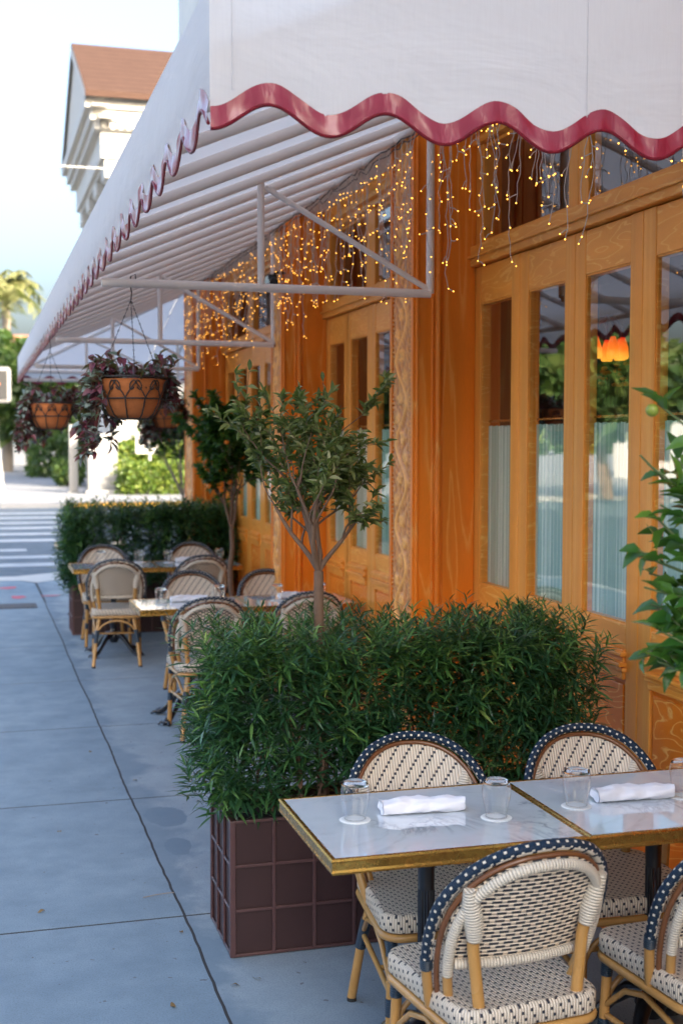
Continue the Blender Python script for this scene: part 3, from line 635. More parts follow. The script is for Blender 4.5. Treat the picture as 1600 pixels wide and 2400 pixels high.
# ---------------------------------------------------------------- foliage engine
def rotmats(dirs,roll):
    d=dirs/np.linalg.norm(dirs,axis=1,keepdims=True); a=np.where(np.abs(d[:,2:3])<.95,np.array([[0,0,1.]]),np.array([[1.,0,0]]))
    x=np.cross(d,a); x/=np.linalg.norm(x,axis=1,keepdims=True); z=np.cross(x,d); c,s=np.cos(roll)[:,None],np.sin(roll)[:,None]
    x2=x*c+z*s; z2=-x*s+z*c
    return np.stack([x2,d,z2],-1)     # columns: side, along, normal
def scatter(tv,tf,pos,dirs,size,roll=None,rg=rng):
    n=len(pos); roll=rg.uniform(-.6,.6,n) if roll is None else roll
    Rm=rotmats(dirs,roll); V=np.einsum('nij,vj->nvi',Rm,tv)*size[:,None,None]+pos[:,None,:]
    Fc=(tf[None]+ (np.arange(n)*len(tv))[:,None,None]).reshape(-1,tf.shape[1]); return V.reshape(-1,3),Fc
def leaf_t(w_,seg=3,curl=.15,fold=.12,tip=.6):
    vs=[];
    for i in range(seg+1):
        t=i/seg; hw=w_*math.sin(PI*min(.97,max(.04,t))**.8)*(1-.0*t); z=-curl*t*t
        vs+=[(-hw,t,z+fold*hw*2),(0,t,z),(hw,t,z+fold*hw*2)]
    fs=[]
    for i in range(seg): a=i*3; fs+=[(a,a+1,a+4,a+3),(a+1,a+2,a+5,a+4)]
    return np.array(vs,float),np.array(fs)
NEEDLE=leaf_t(.075,3,.22,.1); OLEAF=leaf_t(.19,3,.18,.35); CLEAF=leaf_t(.25,4,.22,.3); OV=leaf_t(.30,3,.25,.3); BLOB=leaf_t(.42,2,.2,.2)
def hedge(name,label,c0,c1,n,seed,leafn=26,needle=.062,parentgroup='clipped podocarpus hedges'):
    rg=np.random.default_rng(seed); t=thing('hedge',label,'hedge',((c0[0]+c1[0])/2,(c0[1]+c1[1])/2,c0[2]),0,parentgroup)
    Lc=np.array(t.location); c0=np.array(c0);c1=np.array(c1); ext=c1-c0
    u=rg.random((n,3)); 
    side=rg.random(n)                                    # push most shoots towards the shell
    for i in range(n):
        if side[i]<.62:
            ax=rg.choice([0,0,1,1,1,2,2]); u[i,ax]=(0 if (rg.random()<.5 and ax<2) else 1)+ (rg.normal()*.035)
            if ax==2: u[i,2]=1+rg.normal()*.035
    base=c0+u*ext; ctr=u-.5; od=np.stack([ctr[:,0]*.5*np.abs(ctr[:,0]),ctr[:,1]*1.2*np.abs(ctr[:,1])*2,np.full(n,.75)+.4*rg.random(n)],-1)+rg.normal(0,.20,(n,3))
    tall=rg.random(n)<.05; base[tall,2]=c1[2]+rg.uniform(.0,.05,tall.sum()); od[tall]=rg.normal(0,.12,(tall.sum(),3))+[0,0,1]
    od/=np.linalg.norm(od,axis=1,keepdims=True); Ls=rg.uniform(.11,.27,n)
    P=[];D=[];S=[];shv=MB()
    for i in range(n):
        L=Ls[i]; k=leafn; tt=np.linspace(.05,1,k)**.9; ax=od[i]; a=np.cross(ax,[.3,.2,.93]); a/=np.linalg.norm(a); b_=np.cross(ax,a)
        ph=np.arange(k)*2.4+rg.random()*6; out=np.cos(ph)[:,None]*a+np.sin(ph)[:,None]*b_
        up=(.25+.95*tt**2)[:,None]; d=out+ax*up+rg.normal(0,.12,(k,3))
        P.append(base[i]+ax*L*(tt[:,None]-.5)); D.append(d); S.append(needle*(1.05-.45*tt**3)*rg.uniform(.8,1.2,k))
    P=np.concatenate(P)-Lc; D=np.concatenate(D); S=np.concatenate(S); yg=np.repeat((u[:,2]>.84)&(rg.random(n)<.50)|(rg.random(n)<.05),leafn)
    V,Fc=scatter(*NEEDLE,P[~yg],D[~yg],S[~yg],rg=rg); fastmesh('foliage',V,Fc,'podocarpus_leaf',t); V,Fc=scatter(*NEEDLE,P[yg],D[yg],S[yg],rg=rg); fastmesh('new_growth',V,Fc,'podocarpus_new',t)
    st=MB(); rr=random.Random(seed)
    for i in range(int(ext[0]/.07)):
        x=c0[0]+.06+(ext[0]-.12)*rr.random(); y=c0[1]+.08+(ext[1]-.16)*rr.random(); pts=[]
        for j in range(7): z=c0[2]-.05+(ext[2]*rr.uniform(.9,1.0)+.05)*j/6; pts.append((x-Lc[0]+.05*math.sin(j*.8+i)*j/6,y-Lc[1]+.04*math.cos(j*.9+i),z-Lc[2]))
        st.tube(pts,[.007-.0009*j for j in range(7)],6)
    st.build('stems','bark',t).name='stem'
    return t
hedge('hedge','dark green podocarpus hedge nearest the camera growing in the front planter',(.82,4.27,.54),(2.14,4.66,1.04),1000,21,26,.074)
hedge('hedge','blurred dark green hedge growing in the far planter behind the third table row',(.84,11.94,.46),(2.33,12.40,1.10),1300,22,18,.095)
# trees: recursive limbs, leaves on the twigs
def tree(label,base,crown_c,crown_r,trunk_h,seed,leafmat_,tmpl,leafsize,nleaf,trunk_r=.02,barkm='bark',fruit=None,cat='tree',splits=(4,3,3),group=None,name='potted_tree',dirbias=(0,0,0)):
    rg=np.random.default_rng(seed); rr=random.Random(seed); t=thing(name,label,cat,base,0,group); base=Vector(base)
    tb=MB(); tw=[]
    cc=Vector(crown_c)-base; cr=Vector(crown_r)
    def inside(p): q=p-cc; return (q.x/cr.x)**2+(q.y/cr.y)**2+(q.z/cr.z)**2
    def limb(p,d,L,r,lev):
        k=5; pts=[p];rad=[r]; q=p.copy(); dd=d.copy()
        for i in range(k):
            dd=(dd+Vector((rr.gauss(0,.14),rr.gauss(0,.14),rr.gauss(.05,.10)))).normalized(); q=q+dd*L/k; pts.append(q.copy()); rad.append(r*(1-.5*(i+1)/k))
        tb.tube(pts,rad,8 if lev<2 else 5)
        if lev>=len(splits):
            tw.append(pts); return
        ns=splits[lev]
        for s in range(ns):
            i=rr.randint(2,k) if s<ns-1 else k; pp=pts[i]; tries=0
            while True:
                ax=Vector((rr.gauss(0,1),rr.gauss(0,1),rr.gauss(0,.5))).normalized(); nd=(dd*.75+ax*.75+Vector((0,0,.15))).normalized(); tries+=1
                e=pp+nd*L*.7
                if inside(e)<1.15 or tries>14: break
            limb(pp,nd,L*rr.uniform(.62,.85),rad[i]*.62,lev+1)
    k=5; pts=[Vector((0,0,0))]; 
    top=Vector((cc.x*.25,cc.y*.25,trunk_h))
    for i in range(1,k+1): pts.append(top*(i/k)+Vector((rr.gauss(0,.008),rr.gauss(0,.008),0))*(1 if i<k else 0))
    tb.tube(pts,[trunk_r*(1.15-.3*i/k) for i in range(k+1)],10)
    L0=max(cr.z,cr.x)*.75
    for s in range(splits[0]):
        a=2*PI*s/splits[0]+rr.random(); tgt=cc+Vector((cr.x*.55*math.cos(a),cr.y*.55*math.sin(a),rr.uniform(-.35,.5)*cr.z)); d=(tgt-top); limb(top,d.normalized(),d.length*.75,trunk_r*.52,1)
    o=tb.build('trunk',barkm,t)
    segs=[(Vector(a),Vector(b)) for p in tw for a,b in zip(p[:-1],p[1:])]
    P=np.zeros((nleaf,3));D=np.zeros((nleaf,3))
    for i in range(nleaf):
        a,b=segs[rr.randrange(len(segs))]; q=a.lerp(b,rr.random()); P[i]=q; dd=(b-a).normalized()*.7+Vector((rr.gauss(0,.7),rr.gauss(0,.7),rr.gauss(.05,.5))); D[i]=dd
    S=rg.uniform(.65,1.2,nleaf)*leafsize; V,Fc=scatter(*tmpl,P,D,S,roll=rg.uniform(-1,1,nleaf),rg=rg); fastmesh('crown',V,Fc,leafmat_,t)
    if fruit:
        mat,r,nf=fruit
        for i in range(nf):
            a,b=segs[rr.randrange(len(segs))]; q=a.lerp(b,rr.random()); f=MB(); f.ball((0,0,0),r*rr.uniform(.85,1.1),0,14,9,(1,1,.93)); fo=f.build('fruit',mat,t); fo.location=q-Vector((0,0,r*1.1))
    return t
tree('small olive toned tree with open crown rising from the nearest hedge planter',(1.215,4.47,.44),(1.145,4.5,1.67),(.36,.25,.31),.88,37,'olive_leaf',OLEAF,.043,3300,.021,fruit=None,splits=(6,4,4))
tree('orange tree with small ripe fruit standing between second and third table rows',(1.93,9.85,.36),(1.92,9.85,1.60),(.36,.28,.50),.75,32,'citrus_leaf',CLEAF,.068,3600,.022,fruit=('orange_fruit',.022,16),splits=(5,4,4))
tree('farthest small orange tree on a pale thin trunk behind the far hedge',(2.33,14.55,.42),(2.15,14.5,1.82),(.30,.25,.36),.75,33,'citrus_leaf',CLEAF,.07,2600,.02,'bark_grey',fruit=('orange_fruit',.024,9),splits=(5,4,4))
# foreground citrus at the right edge
planter((1.60,1.85),.72,.4,.48,'planter at the right foreground edge holding the large leaved citrus')
def fg_citrus():
    rr=random.Random(9); rg=np.random.default_rng(9); base=Vector((1.74,2.14,.44)); t=thing('citrus_tree','large leaved citrus tree with green fruit reaching in from the right edge','tree',base,0)
    tb=MB(); tr=[(0,0,0),(-.01,.0,.4),(-.03,.02,.75),(-.05,.03,1.05)]; tb.tube(tr,[.02,.017,.014,.010],8); tips=[]
    ends=[((1.36,2.35,1.87),6),((1.40,2.38,1.76),5),((1.36,2.36,1.66),9),((1.30,2.36,1.57),9),((1.40,2.32,1.70),8),((1.33,2.36,1.49),9),((1.38,2.30,1.55),9),((1.36,2.34,1.40),8),((1.43,2.32,1.33),8),((1.46,2.30,1.26),6),((1.47,2.28,1.62),9),((1.47,2.28,1.48),9),((1.55,2.2,1.75),8),((1.6,2.2,1.9),8),((1.75,2.1,1.8),8),((1.85,2.2,1.6),8),((1.7,2.0,1.4),8),((1.9,2.1,1.9),8),((1.6,2.0,1.6),8),((1.52,2.26,1.42),8),((1.5,2.27,1.75),7)]
    ends+=[((rr.uniform(1.34,1.50),rr.uniform(2.32,2.52),rr.uniform(1.27,1.82)),10) for _ in range(34)]
    P=[];D=[];S=[]
    for e,nl in ends:
        e=Vector(e)-base; s=Vector(tr[2])+Vector((0,0,rr.uniform(-.1,.2))); s.z=min(s.z,e.z+.02); mid=s.lerp(e,.5)+Vector((0,0,.05)); pts=[s.lerp(mid,i/3) for i in range(3)]+[mid.lerp(e,i/4)+Vector((rr.gauss(0,.006),rr.gauss(0,.006),0)) for i in range(5)]
        tb.tube(pts,[.007-.0007*i for i in range(8)],6); tips.append(e)
        for k in range(nl+7):
            f=rr.uniform(.30,1.0); i=min(6,int(f*7)); q=pts[i].lerp(pts[i+1],f*7-i); dd=(pts[i+1]-pts[i]).normalized()*.5+Vector((rr.gauss(0,.6),rr.gauss(0,.6),rr.gauss(-.05,.4))); P.append(q);D.append(dd);S.append(rr.uniform(.038,.072))
    tb.build('trunk','stem_green',t); V,Fc=scatter(*OV,np.array(P),np.array(D),np.array(S),roll=rg.uniform(-.9,.9,len(P)),rg=rg); fastmesh('crown',V,Fc,'big_citrus_leaf',t)
    for e,nl in (((1.335,2.35,1.855),0),((1.455,2.30,1.345),0),((1.44,2.3,1.66),1),((1.43,2.31,1.61),1)):
        f=MB(); f.ball((0,0,0),.0135 if not nl else .017,0,16,10); o=f.build('fruit','green_fruit',t); o.location=Vector(e)-base
fg_citrus()
# ---------------------------------------------------------------- hanging baskets
def basket(c,hook_z,label,seed,n=420,trail=1):
    rr=random.Random(seed); rg=np.random.default_rng(seed); t=thing('hanging_basket',label,'hanging basket',c,0,'hanging flower baskets'); R=.158
    b=MB(); prof=[(.001,-.185),(.05,-.183),(.085,-.165),(.112,-.12),(.130,-.06),(.139,-.01),(.132,-.008),(.122,-.05),(.1,-.05),(.001,-.05)]; b.lathe([(a*1.09*(1 if a>.11 else 1.1),z) for a,z in prof],(0,0,0),36); o=b.build('liner','coir',t)
    b=MB(); ring=lambda r,z,n=40:[(r*math.cos(2*PI*i/n),r*math.sin(2*PI*i/n),z) for i in range(n)]
    b.tube(ring(R,0),.005,6,closed=True); b.tube(ring(.139,-.095),.0035,6,closed=True); b.tube(ring(.078,-.184),.0035,6,closed=True)
    for k in range(10):
        a=2*PI*k/10; b.tube([(r*math.cos(a),r*math.sin(a),z) for r,z in ((.139,-.095),(.129,-.125),(.107,-.165),(.078,-.186))],.0032,6)
        for s in (-1,1):
            pts=[]
            for i in range(22):
                q=i/21
                if q<.45: aa=a+s*(.31*q/.45); z=-.095+.068*(q/.45)**.8
                else:
                    th=(q-.45)/.55*PI*1.7; rad=.030*(1-.45*(q-.45)/.55); aa=a+s*(.31-(rad*math.sin(th))/R*1.3-.0); z=-.027+.020*math.sin(th*1)*0+(.030-rad*math.cos(th))*.0+.018*math.sin(th)*1-.010*(1-math.cos(th))
                    aa=a+s*(.31-.085*(1-math.cos(th)))
                rr_=.141+(z+.095)*.18; pts.append((rr_*math.cos(aa),rr_*math.sin(aa),z))
            b.tube(pts,.0030,5)
    b.build('wire_frame','basket_wire',t)
    hz=hook_z-c[2]; top=Vector((0,0,hz-.07))
    for k in range(3):
        a=2*PI*k/3+.5; e=Vector((R*math.cos(a),R*math.sin(a),0)); b=MB(); L=(top-e).length; nl=int(L/.017)
        for i in range(nl):
            p=e.lerp(top,i/nl); q=e.lerp(top,(i+.85)/nl); sd_=Vector((.0035,0,0)) if i%2 else Vector((0,.0035,0)); m_=p.lerp(q,.5); b.tube([p,m_+sd_,q],.0014,4); b.tube([p,m_-sd_,q],.0014,4)
        b.build('chain','basket_wire',t)
    b=MB(); b.tube([top,top+Vector((.004,0,.035)),top+Vector((-.004,0,.07)),top+Vector((.0,0,.105)),top+Vector((.02,0,.115)),top+Vector((.022,0,.09))],.003,6); b.build('hook','basket_wire',t)
    P=[];D=[];S=[]; st=MB()
    for i in range(60+30*trail):
        a=rr.uniform(0,2*PI) if i<34 else rr.uniform(.15,3.75); lf=math.cos(a-3.1)*.5+.5   # heavier on the left
        if i<34: pts=[Vector((.08*rr.random()*math.cos(a),.08*rr.random()*math.sin(a),-.05))]; pts.append(pts[0]+Vector((.07*math.cos(a),.07*math.sin(a),rr.uniform(.06,.13)))); pts.append(pts[1]+Vector((.05*math.cos(a),.05*math.sin(a),rr.uniform(-.01,.05))))
        else:
            dr=rr.uniform(.03,.30)*(0.35+lf*.85); pts=[Vector((.10*math.cos(a),.10*math.sin(a),-.03)),Vector((.15*math.cos(a),.15*math.sin(a),.025)),Vector((.185*math.cos(a),.185*math.sin(a),-.02))]; z=-.02
            k=int(dr/.05)+1; q=pts[-1].copy()
            for j in range(k): q=q+Vector((rr.gauss(.003*math.cos(a),.012),rr.gauss(0,.012),-dr/k)); pts.append(q.copy())
        st.tube(pts,.0018,4)
        for _ in range(int(n/90*(len(pts)-1)/1.6)+2):
            i2=rr.randrange(len(pts)-1); q=pts[i2].lerp(pts[i2+1],rr.random()); P.append(q); D.append(Vector((rr.gauss(math.cos(a)*.5,.6),rr.gauss(math.sin(a)*.5,.6),rr.gauss(.05,.6)))); S.append(rr.uniform(.032,.062))
    st.build('stem','purple_leaf',t); V,Fc=scatter(*OV,np.array(P),np.array(D),np.array(S),rg=rg); fastmesh('foliage',V,Fc,'purple_leaf',t)
    return t
basket((.678,5.77,2.076),2.49,'nearest hanging basket with coir liner and trailing purple striped leaves',41,640)
basket((.51,9.08,2.06),2.49,'second hanging basket nearer the left edge, full of magenta and purple leaves',42,640)
basket((1.72,11.9,2.10),2.55,'farthest hanging basket, dark trailing leaves behind the nearest basket',43,620,3)
# ---------------------------------------------------------------- bistro chair
def bk(x,z): return -.112-.44*(z-.42)+.95*x*x
def arch(rx,z0,zc,zt,xb,n=44,dy=0,e=2.25):
    # from left foot (xb,z0) up to the shoulder (rx,zc), over the top zt, down again; superellipse arch
    pts=[]
    for i in range(8): t=i/8; x=-(xb+(rx-xb)*math.sin(t*PI/2)); z=z0+(zc-z0)*t; pts.append((x,z))
    for i in range(n+1):
        a=PI-PI*i/n; cx=math.copysign(abs(math.cos(a))**(2/e),math.cos(a)); sz=abs(math.sin(a))**(2/e); pts.append((rx*cx,zc+(zt-zc)*sz))
    for i in range(7,-1,-1): t=i/8; x=(xb+(rx-xb)*math.sin(t*PI/2)); z=z0+(zc-z0)*t; pts.append((x,z))
    # resample evenly
    P=[Vector((x,bk(x,z)+dy,z)) for x,z in pts]; out=[P[0]]
    for p in P[1:]:
        while (p-out[-1]).length>.016: out.append(out[-1]+(p-out[-1]).normalized()*.016)
    out.append(P[-1]); return out
def make_chair(label):
    t=thing('bistro_chair',label,'chair',(0,0,0),0,'rattan bistro chairs at the marble tables')
    # seat outline
    def outline(k=1.0,ins=0):
        pts=[]; 
        for (cx,cy,r,a0) in ((.150,.145,.06,0),(-.150,.145,.06,90),(-.130,-.178,.065,180),(.130,-.178,.065,270)):
            for i in range(7): a=R_(a0+i*15); pts.append((cx+(r-ins)*math.cos(a),cy+(r-ins)*math.sin(a)))
        return pts
    b=MB(); rings=[(.004,.408),(0,.412),(0,.448),(.004,.455),(.012,.459)]; vs=[];per=0
    base=outline(); n=len(base); pl=[0]
    for i in range(n): p,q=base[i],base[(i+1)%n]; pl.append(pl[-1]+math.hypot(q[0]-p[0],q[1]-p[1]))
    for ins,z in rings:
        for x,y in outline(1,ins): vs.append((x,y,z))
    fs=[];uv=[]
    for j in range(len(rings)-1):
        for i in range(n): fs.append((j*n+i,j*n+(i+1)%n,(j+1)*n+(i+1)%n,(j+1)*n+i)); z0,z1=rings[j][1],rings[j+1][1]; uv.append([(pl[i],z0),(pl[i+1],z0),(pl[i+1],z1),(pl[i],z1)])
    b.add(vs,fs,0,uv,True); tp=vs[-n:]; 
    cvs=[(x*.55,y*.55,.452) for x,y,z in tp]; allv=tp+cvs+[(0,0,.450)]; fs=[(i,(i+1)%n,n+(i+1)%n,n+i) for i in range(n)]+[(n+i,n+(i+1)%n,2*n) for i in range(n)]
    b.add(allv,fs,0,[[(allv[i][0],allv[i][1]) for i in f] for f in fs],True); b.add(vs[:n][::-1],[tuple(range(n))],1); b.build('seat',['weave_seat','brown_rod'],t)
    b=MB(); b.tube([(x*.97,y*.97,.393) for x,y in outline()],.0125,8,closed=True); b.build('seat_rail','bamboo',t)
    # legs
    for s in (-1,1):
        b=MB(); b.tube([(s*.190,.185,0.012),(s*.183,.172,.25),(s*.178,.165,.41)],.0145,12); o=b.build('leg','bamboo',t)
        q=MB(); q.tube([(s*.190,.185,0),(s*.190,.185,.012)],.0148,12); q.build('foot','rubber',o); q=MB(); q.tube([(s*.1815,.169,.335),(s*.178,.165,.405)],[.0165,.0185],12); q.build('binding','navy_wrap',o); q=MB(); q.tube([(s*.1855,.177,.165),(s*.184,.1745,.215)],.0168,12); q.build('binding','navy_wrap',o)
    for s in (-1,1):
        kp=[(s*.183,-.305,.012),(s*.158,-.250,.25),(s*.138,-.215,.36),(s*.132,-.208,.45),(s*.148,bk(.148,.60)-.036,.60),(s*.160,bk(.16,.70)-.020,.70)]
        b=MB(); b.tube(kp,.0150,12); o=b.build('leg','bamboo',t); q=MB(); q.tube([(s*.183,-.305,0),(s*.183,-.305,.012)],.0153,12); q.build('foot','rubber',o)
        q=MB(); q.tube([(s*.165,-.264,.19),(s*.151,-.239,.29)],.0178,12); q.build('binding','navy_wrap',o)
        q=MB(); q.tube([(s*.1505,bk(.15,.625)-.036,.625),(s*.156,bk(.156,.66)-.030,.665),(s*.166,bk(.166,.71)-.018,.71),(s*.178,bk(.178,.75)-.016,.755)],[.0185,.024,.024,.014],14); q.build('wrap','cream_wrap',o)
    # outer bow: wrapped, bare below
    A=arch(.230,.405,.63,.855,.190,dy=.012); cut=[p for p in A if p.z>=.545]; lo=[p for p in A if p.z<.56]
    b=MB(); b.tube(cut,.0140,16,ref=(0,1,0)); o=b.build('outer_bow','bow_wrap',t)
    for s in (-1,1): 
        b=MB(); b.tube([p for p in lo if p.x*s>0],.0135,10); b.build('bow_foot','bamboo',t)
        b=MB(); b.tube([p for p in A if p.x*s>0 and .515<p.z<.56],.0162,12); b.build('binding','navy_wrap',o)
    b=MB(); b.tube(arch(.210,.40,.62,.832,.174,dy=.0),.0075,8); b.build('inner_rod','brown_rod',t)
    # inner frame
    A=arch(.193,.40,.61,.813,.156,dy=-.021); b=MB(); b.tube([p for p in A if p.z>=.515],.0135,14); 
    zb=.548; b.tube([(x,bk(x,zb)-.021,zb) for x in np.linspace(-.175,.175,15)],.0125,12); b.build('back_frame','cream_wrap',t)
    for s in (-1,1): b=MB(); b.tube([p for p in A if p.x*s>0 and p.z<.53],.0125,10); b.build('bow_foot','bamboo',t)
    # woven back panel, two faces
    b=MB(); nx,nz=20,16; 
    def half(z):
        if z<.62: return .192+.012*(z-.548)/.072
        k=(z-.62)/(.830-.62); return .204*max(0,1-min(1,k)**2.25)**(1/2.25)
    for face,(dy,mi) in enumerate(((-.002,0),(-.012,1))):
        vs=[]
        for j in range(nz+1):
            z=.540+(.828-.540)*math.sin(j/nz*PI/2); hw=half(z)
            for i in range(nx+1): x=-hw+2*hw*i/nx; vs.append((x,bk(x,z)+dy,z))
        fs=[];uv=[]
        for j in range(nz):
            for i in range(nx):
                a=j*(nx+1)+i; f=(a,a+1,a+nx+2,a+nx+1); f=f[::-1] if face==0 else f; fs.append(f); uv.append([(vs[q][0]+.3,vs[q][2]) for q in f])
        b.add(vs,fs,mi,uv,True)
    b.build('back_panel',['weave_front','weave_back'],t)
    # braces
    for y,x,z in ((-.243,.152,.25),(.172,.178,.25)):
        b=MB(); b.tube([(x*math.cos(a),y+(0 if y<0 else -.006)*math.sin(a),z+.115*math.sin(a)) for a in [PI*i/14 for i in range(15)]],.0085,8); b.build('brace','bamboo',t)
    for s in (-1,1):
        b=MB(); b.tube([(s*.158,-.248,.25),(s*.175,-.13,.33),(s*.180,-.02,.355),(s*.183,.07,.33),(s*.183,.17,.25)],.0085,8); b.build('brace','bamboo',t)
    b=MB()
    for s in (-1,1): b.tube([(s*.158,-.252,.235),(s*.184,.176,.225)],.009,8)
    b.tube([(-.172,0,.230),(.172,0,.230)],.009,8); b.build('stretcher','bamboo',t)
    return t
CH=[('facing the camera behind the front left marble table',1.305,3.53,177),
 ('facing the camera behind the front right marble table',1.880,3.49,177),
 ('largest in the foreground, back turned, at the front left table',1.240,2.965,5),
 ('cut off by the right edge, back turned',1.83,2.93,3),
 ('facing the camera at the second row left table',1.485,8.86,180),
 ('facing the camera at the second row right table',2.03,8.80,180),
 ('back turned at second row left table, just above the hedge',1.350,7.80,0),
 ('back turned in the second row, crossed by olive tree trunk',2.005,7.93,0),
 ('facing the camera in the third row, leftmost before the far hedge',1.100,11.40,180),
 ('facing the camera at the third row right table',1.92,11.50,180),
 ('back turned in third row, fully visible down to its feet',1.095,10.47,-6),
 ('back turned in third row, crossed by orange tree trunk',1.80,10.66,0)]
proto=None
for i,(lab,x,y,rz) in enumerate(CH):
    lab='rattan bistro chair '+lab
    if i==0: proto=make_chair(lab); proto.location=(x,y,0.0); proto.rotation_euler=(0,0,R_(rz))
    else: dup(proto,(x,y,0),R_(rz),lab)
# ---------------------------------------------------------------- tables
def make_table(label):
    t=thing('bistro_table',label,'table',(0,0,0),0,'square marble tables with brass edges'); w_,d_=.701,.57; hx,hy=w_/2,d_/2
    b=MB(); b.box((-hx+.006,-hy+.006,.728),(hx-.006,hy-.006,.7505)); b.build('tabletop','marble',t)
    b=MB(); pr=[(0,.714),(.004,.712),(.0065,.718),(.0045,.724),(.0045,.742),(.0075,.747),(.004,.752),(-.006,.752),(-.006,.714)]
    # brass edging swept round the square with mitred corners
    cs=[(-1,-1),(1,-1),(1,1),(-1,1)]; vs=[]
    for sx,sy in cs:
        for o_,z in pr: vs.append((sx*(hx-.004+o_),sy*(hy-.004+o_),z))
    k=len(pr); fs=[(c*k+i,((c+1)%4)*k+i,((c+1)%4)*k+(i+1)%k,c*k+(i+1)%k) for c in range(4) for i in range(k)]; b.add(vs,fs); b.build('brass_edge','brass',t)
    b=MB(); b.box((-.13,-.13,.700),(.13,.13,.712)); b.lathe([(.028,.70),(.026,.66),(.034,.64),(.024,.61),(.023,.55)],(0,0,0),24)
    b.lathe([(.0235,.55),(.0235,.34)],(0,0,0),36,0,False,.10); b.lathe([(.024,.345),(.034,.33),(.034,.315),(.026,.30),(.036,.28),(.040,.262),(.030,.245),(.026,.20),(.045,.17),(.050,.14),(.03,.10)],(0,0,0),24); b.build('pedestal','iron',t)
    for q in range(4):
        a=R_(45+90*q); c_,s_=math.cos(a),math.sin(a); pts=[(r*c_,r*s_,z) for r,z in ((.02,.17),(.07,.165),(.12,.125),(.17,.07),(.21,.035),(.235,.028))]
        b=MB(); b.tube(pts,[.026,.025,.020,.017,.019,.023],10); b.ball((.25*c_,.25*s_,.022),.024,0,10,6,(1.2,1.2,.85))
        for e in (-.35,0,.35): b.tube([(.245*c_,.245*s_,.03),(.27*math.cos(a+e*.35),.27*math.sin(a+e*.35),.022),(.285*math.cos(a+e*.42),.285*math.sin(a+e*.42),.008)],[.009,.010,.006],6)
        b.build('leg','iron',t)
    return t
TB=[('front row left marble table, nearest the camera, with two tumblers',.8395,3.007),('front row right marble table, cut by the right edge of the picture',1.5455,3.007),
    ('second row left marble table just beyond the near hedge',.9665,7.8765),('second row right marble table, its end close to the wall',1.6725,7.8765),
    ('third row left marble table with the lone chair in front',.7597,10.5577),('third row right marble table before the far hedge',1.4657,10.5577),
    ('farthest marble table, only its corner showing left of the far hedge',.78,12.95)]
tp=None
for i,(lab,x,y) in enumerate(TB):
    loc=(x+.3505,y+.285,0)
    if i==0: tp=make_table(lab); tp.location=loc
    else: dup(tp,loc,0,lab)
# tumblers upside down on paper coasters, napkins
def make_glass(lab):
    t=thing('tumbler',lab,'glass',(0,0,0),0,'upturned tumblers on paper coasters'); b=MB()
    prof=[(.0290,.002),(.0335,.028),(.0392,.058),(.0405,.078),(.0375,.0935)]; b.lathe(prof,(0,0,0),40); b.v; o=b.build('bowl','tumbler_glass',t)
    me=o.data; import bmesh as _b; bm=_b.new(); bm.from_mesh(me); _b.ops.delete(bm,geom=[f for f in bm.faces if len(f.verts)>4],context='FACES'); bm.to_mesh(me); bm.free()
    b=MB(); b.lathe([(.001,.0915),(.026,.092),(.0362,.0945),(.0372,.0955),(.0345,.1005),(.029,.1055),(.022,.1075),(.001,.1068)],(0,0,0),40); b.build('base','solid_glass',t)
    b=MB(); b.tube([(.0290*math.cos(2*PI*k/36),.0290*math.sin(2*PI*k/36),.003) for k in range(36)],.0011,6,closed=True); b.build('rim','solid_glass',t)
    return t
def make_coaster(lab):
    b=MB(); n=48; vs=[]
    for ring,(r,z) in enumerate(((.043,.0),(.043,.0012),(.0385,.0012),(.038,.0022),(.020,.0022),(.0,.0022))):
        for k in range(n): rr_=r*(1+(.02*math.cos(k*PI) if ring<2 else 0)); vs.append((rr_*math.cos(2*PI*k/n),rr_*math.sin(2*PI*k/n),z))
    b.add(vs,[(i*n+k,i*n+(k+1)%n,(i+1)*n+(k+1)%n,(i+1)*n+k) for i in range(5) for k in range(n)]); o=b.build('coaster','coaster'); return tag(o,lab,'coaster','paper coasters under the tumblers')
def make_napkin(lab):
    # a folded cloth roll along x
    t=thing('napkin',lab,'napkin',(0,0,0),0,'rolled white cloth napkins'); L=.235; nu,nv=40,48; vs=[]; rr=random.Random(2)
    for i in range(nu+1):
        x=-L/2+L*i/nu; e=1-.10*(abs(x)/(L/2))**6
        for j in range(nv):
            a=2*PI*j/nv; r1,r2=.034*e,.0185*e; y=r1*math.copysign(abs(math.cos(a))**.75,math.cos(a)); z=r2*math.copysign(abs(math.sin(a))**.8,math.sin(a))
            s=.0016*math.sin(a*3+x*60)+.0014*math.sin(x*95+a)+.002*math.sin(x*31+2*a); y+=s*math.cos(a)*1.5; z=max(z+s+.0012*(math.sin(x*140-a*4)>.6),-.0186*e); 
            # wrapped spiral lip
            lip=.0028 if (a>1.0 and a<1.9+ x*2.5) else 0; vs.append((x+.002*math.sin(a*4),y,z+.0186+lip))
    fs=[(i*nv+j,i*nv+(j+1)%nv,(i+1)*nv+(j+1)%nv,(i+1)*nv+j) for i in range(nu) for j in range(nv)]; b=MB(); b.add(vs,fs,0,None,True)
    for i in (0,nu):
        for k,sc2 in enumerate((1,.7,.4)):
            pts=[(vs[i*nv+j][0]+(-.0015 if i==0 else .0015)*(k==0)+(.004 if i==0 else -.004)*k,vs[i*nv+j][1]*sc2,.0186+(vs[i*nv+j][2]-.0186)*sc2) for j in range(nv)]
            if k==0: prev=pts; continue
            b.add(prev+pts,[(j,(j+1)%nv,nv+(j+1)%nv,nv+j) for j in range(nv)],0,None,True); prev=pts
        b.add(prev,[tuple(range(nv))])
    b.build('cloth','napkin',t); return t
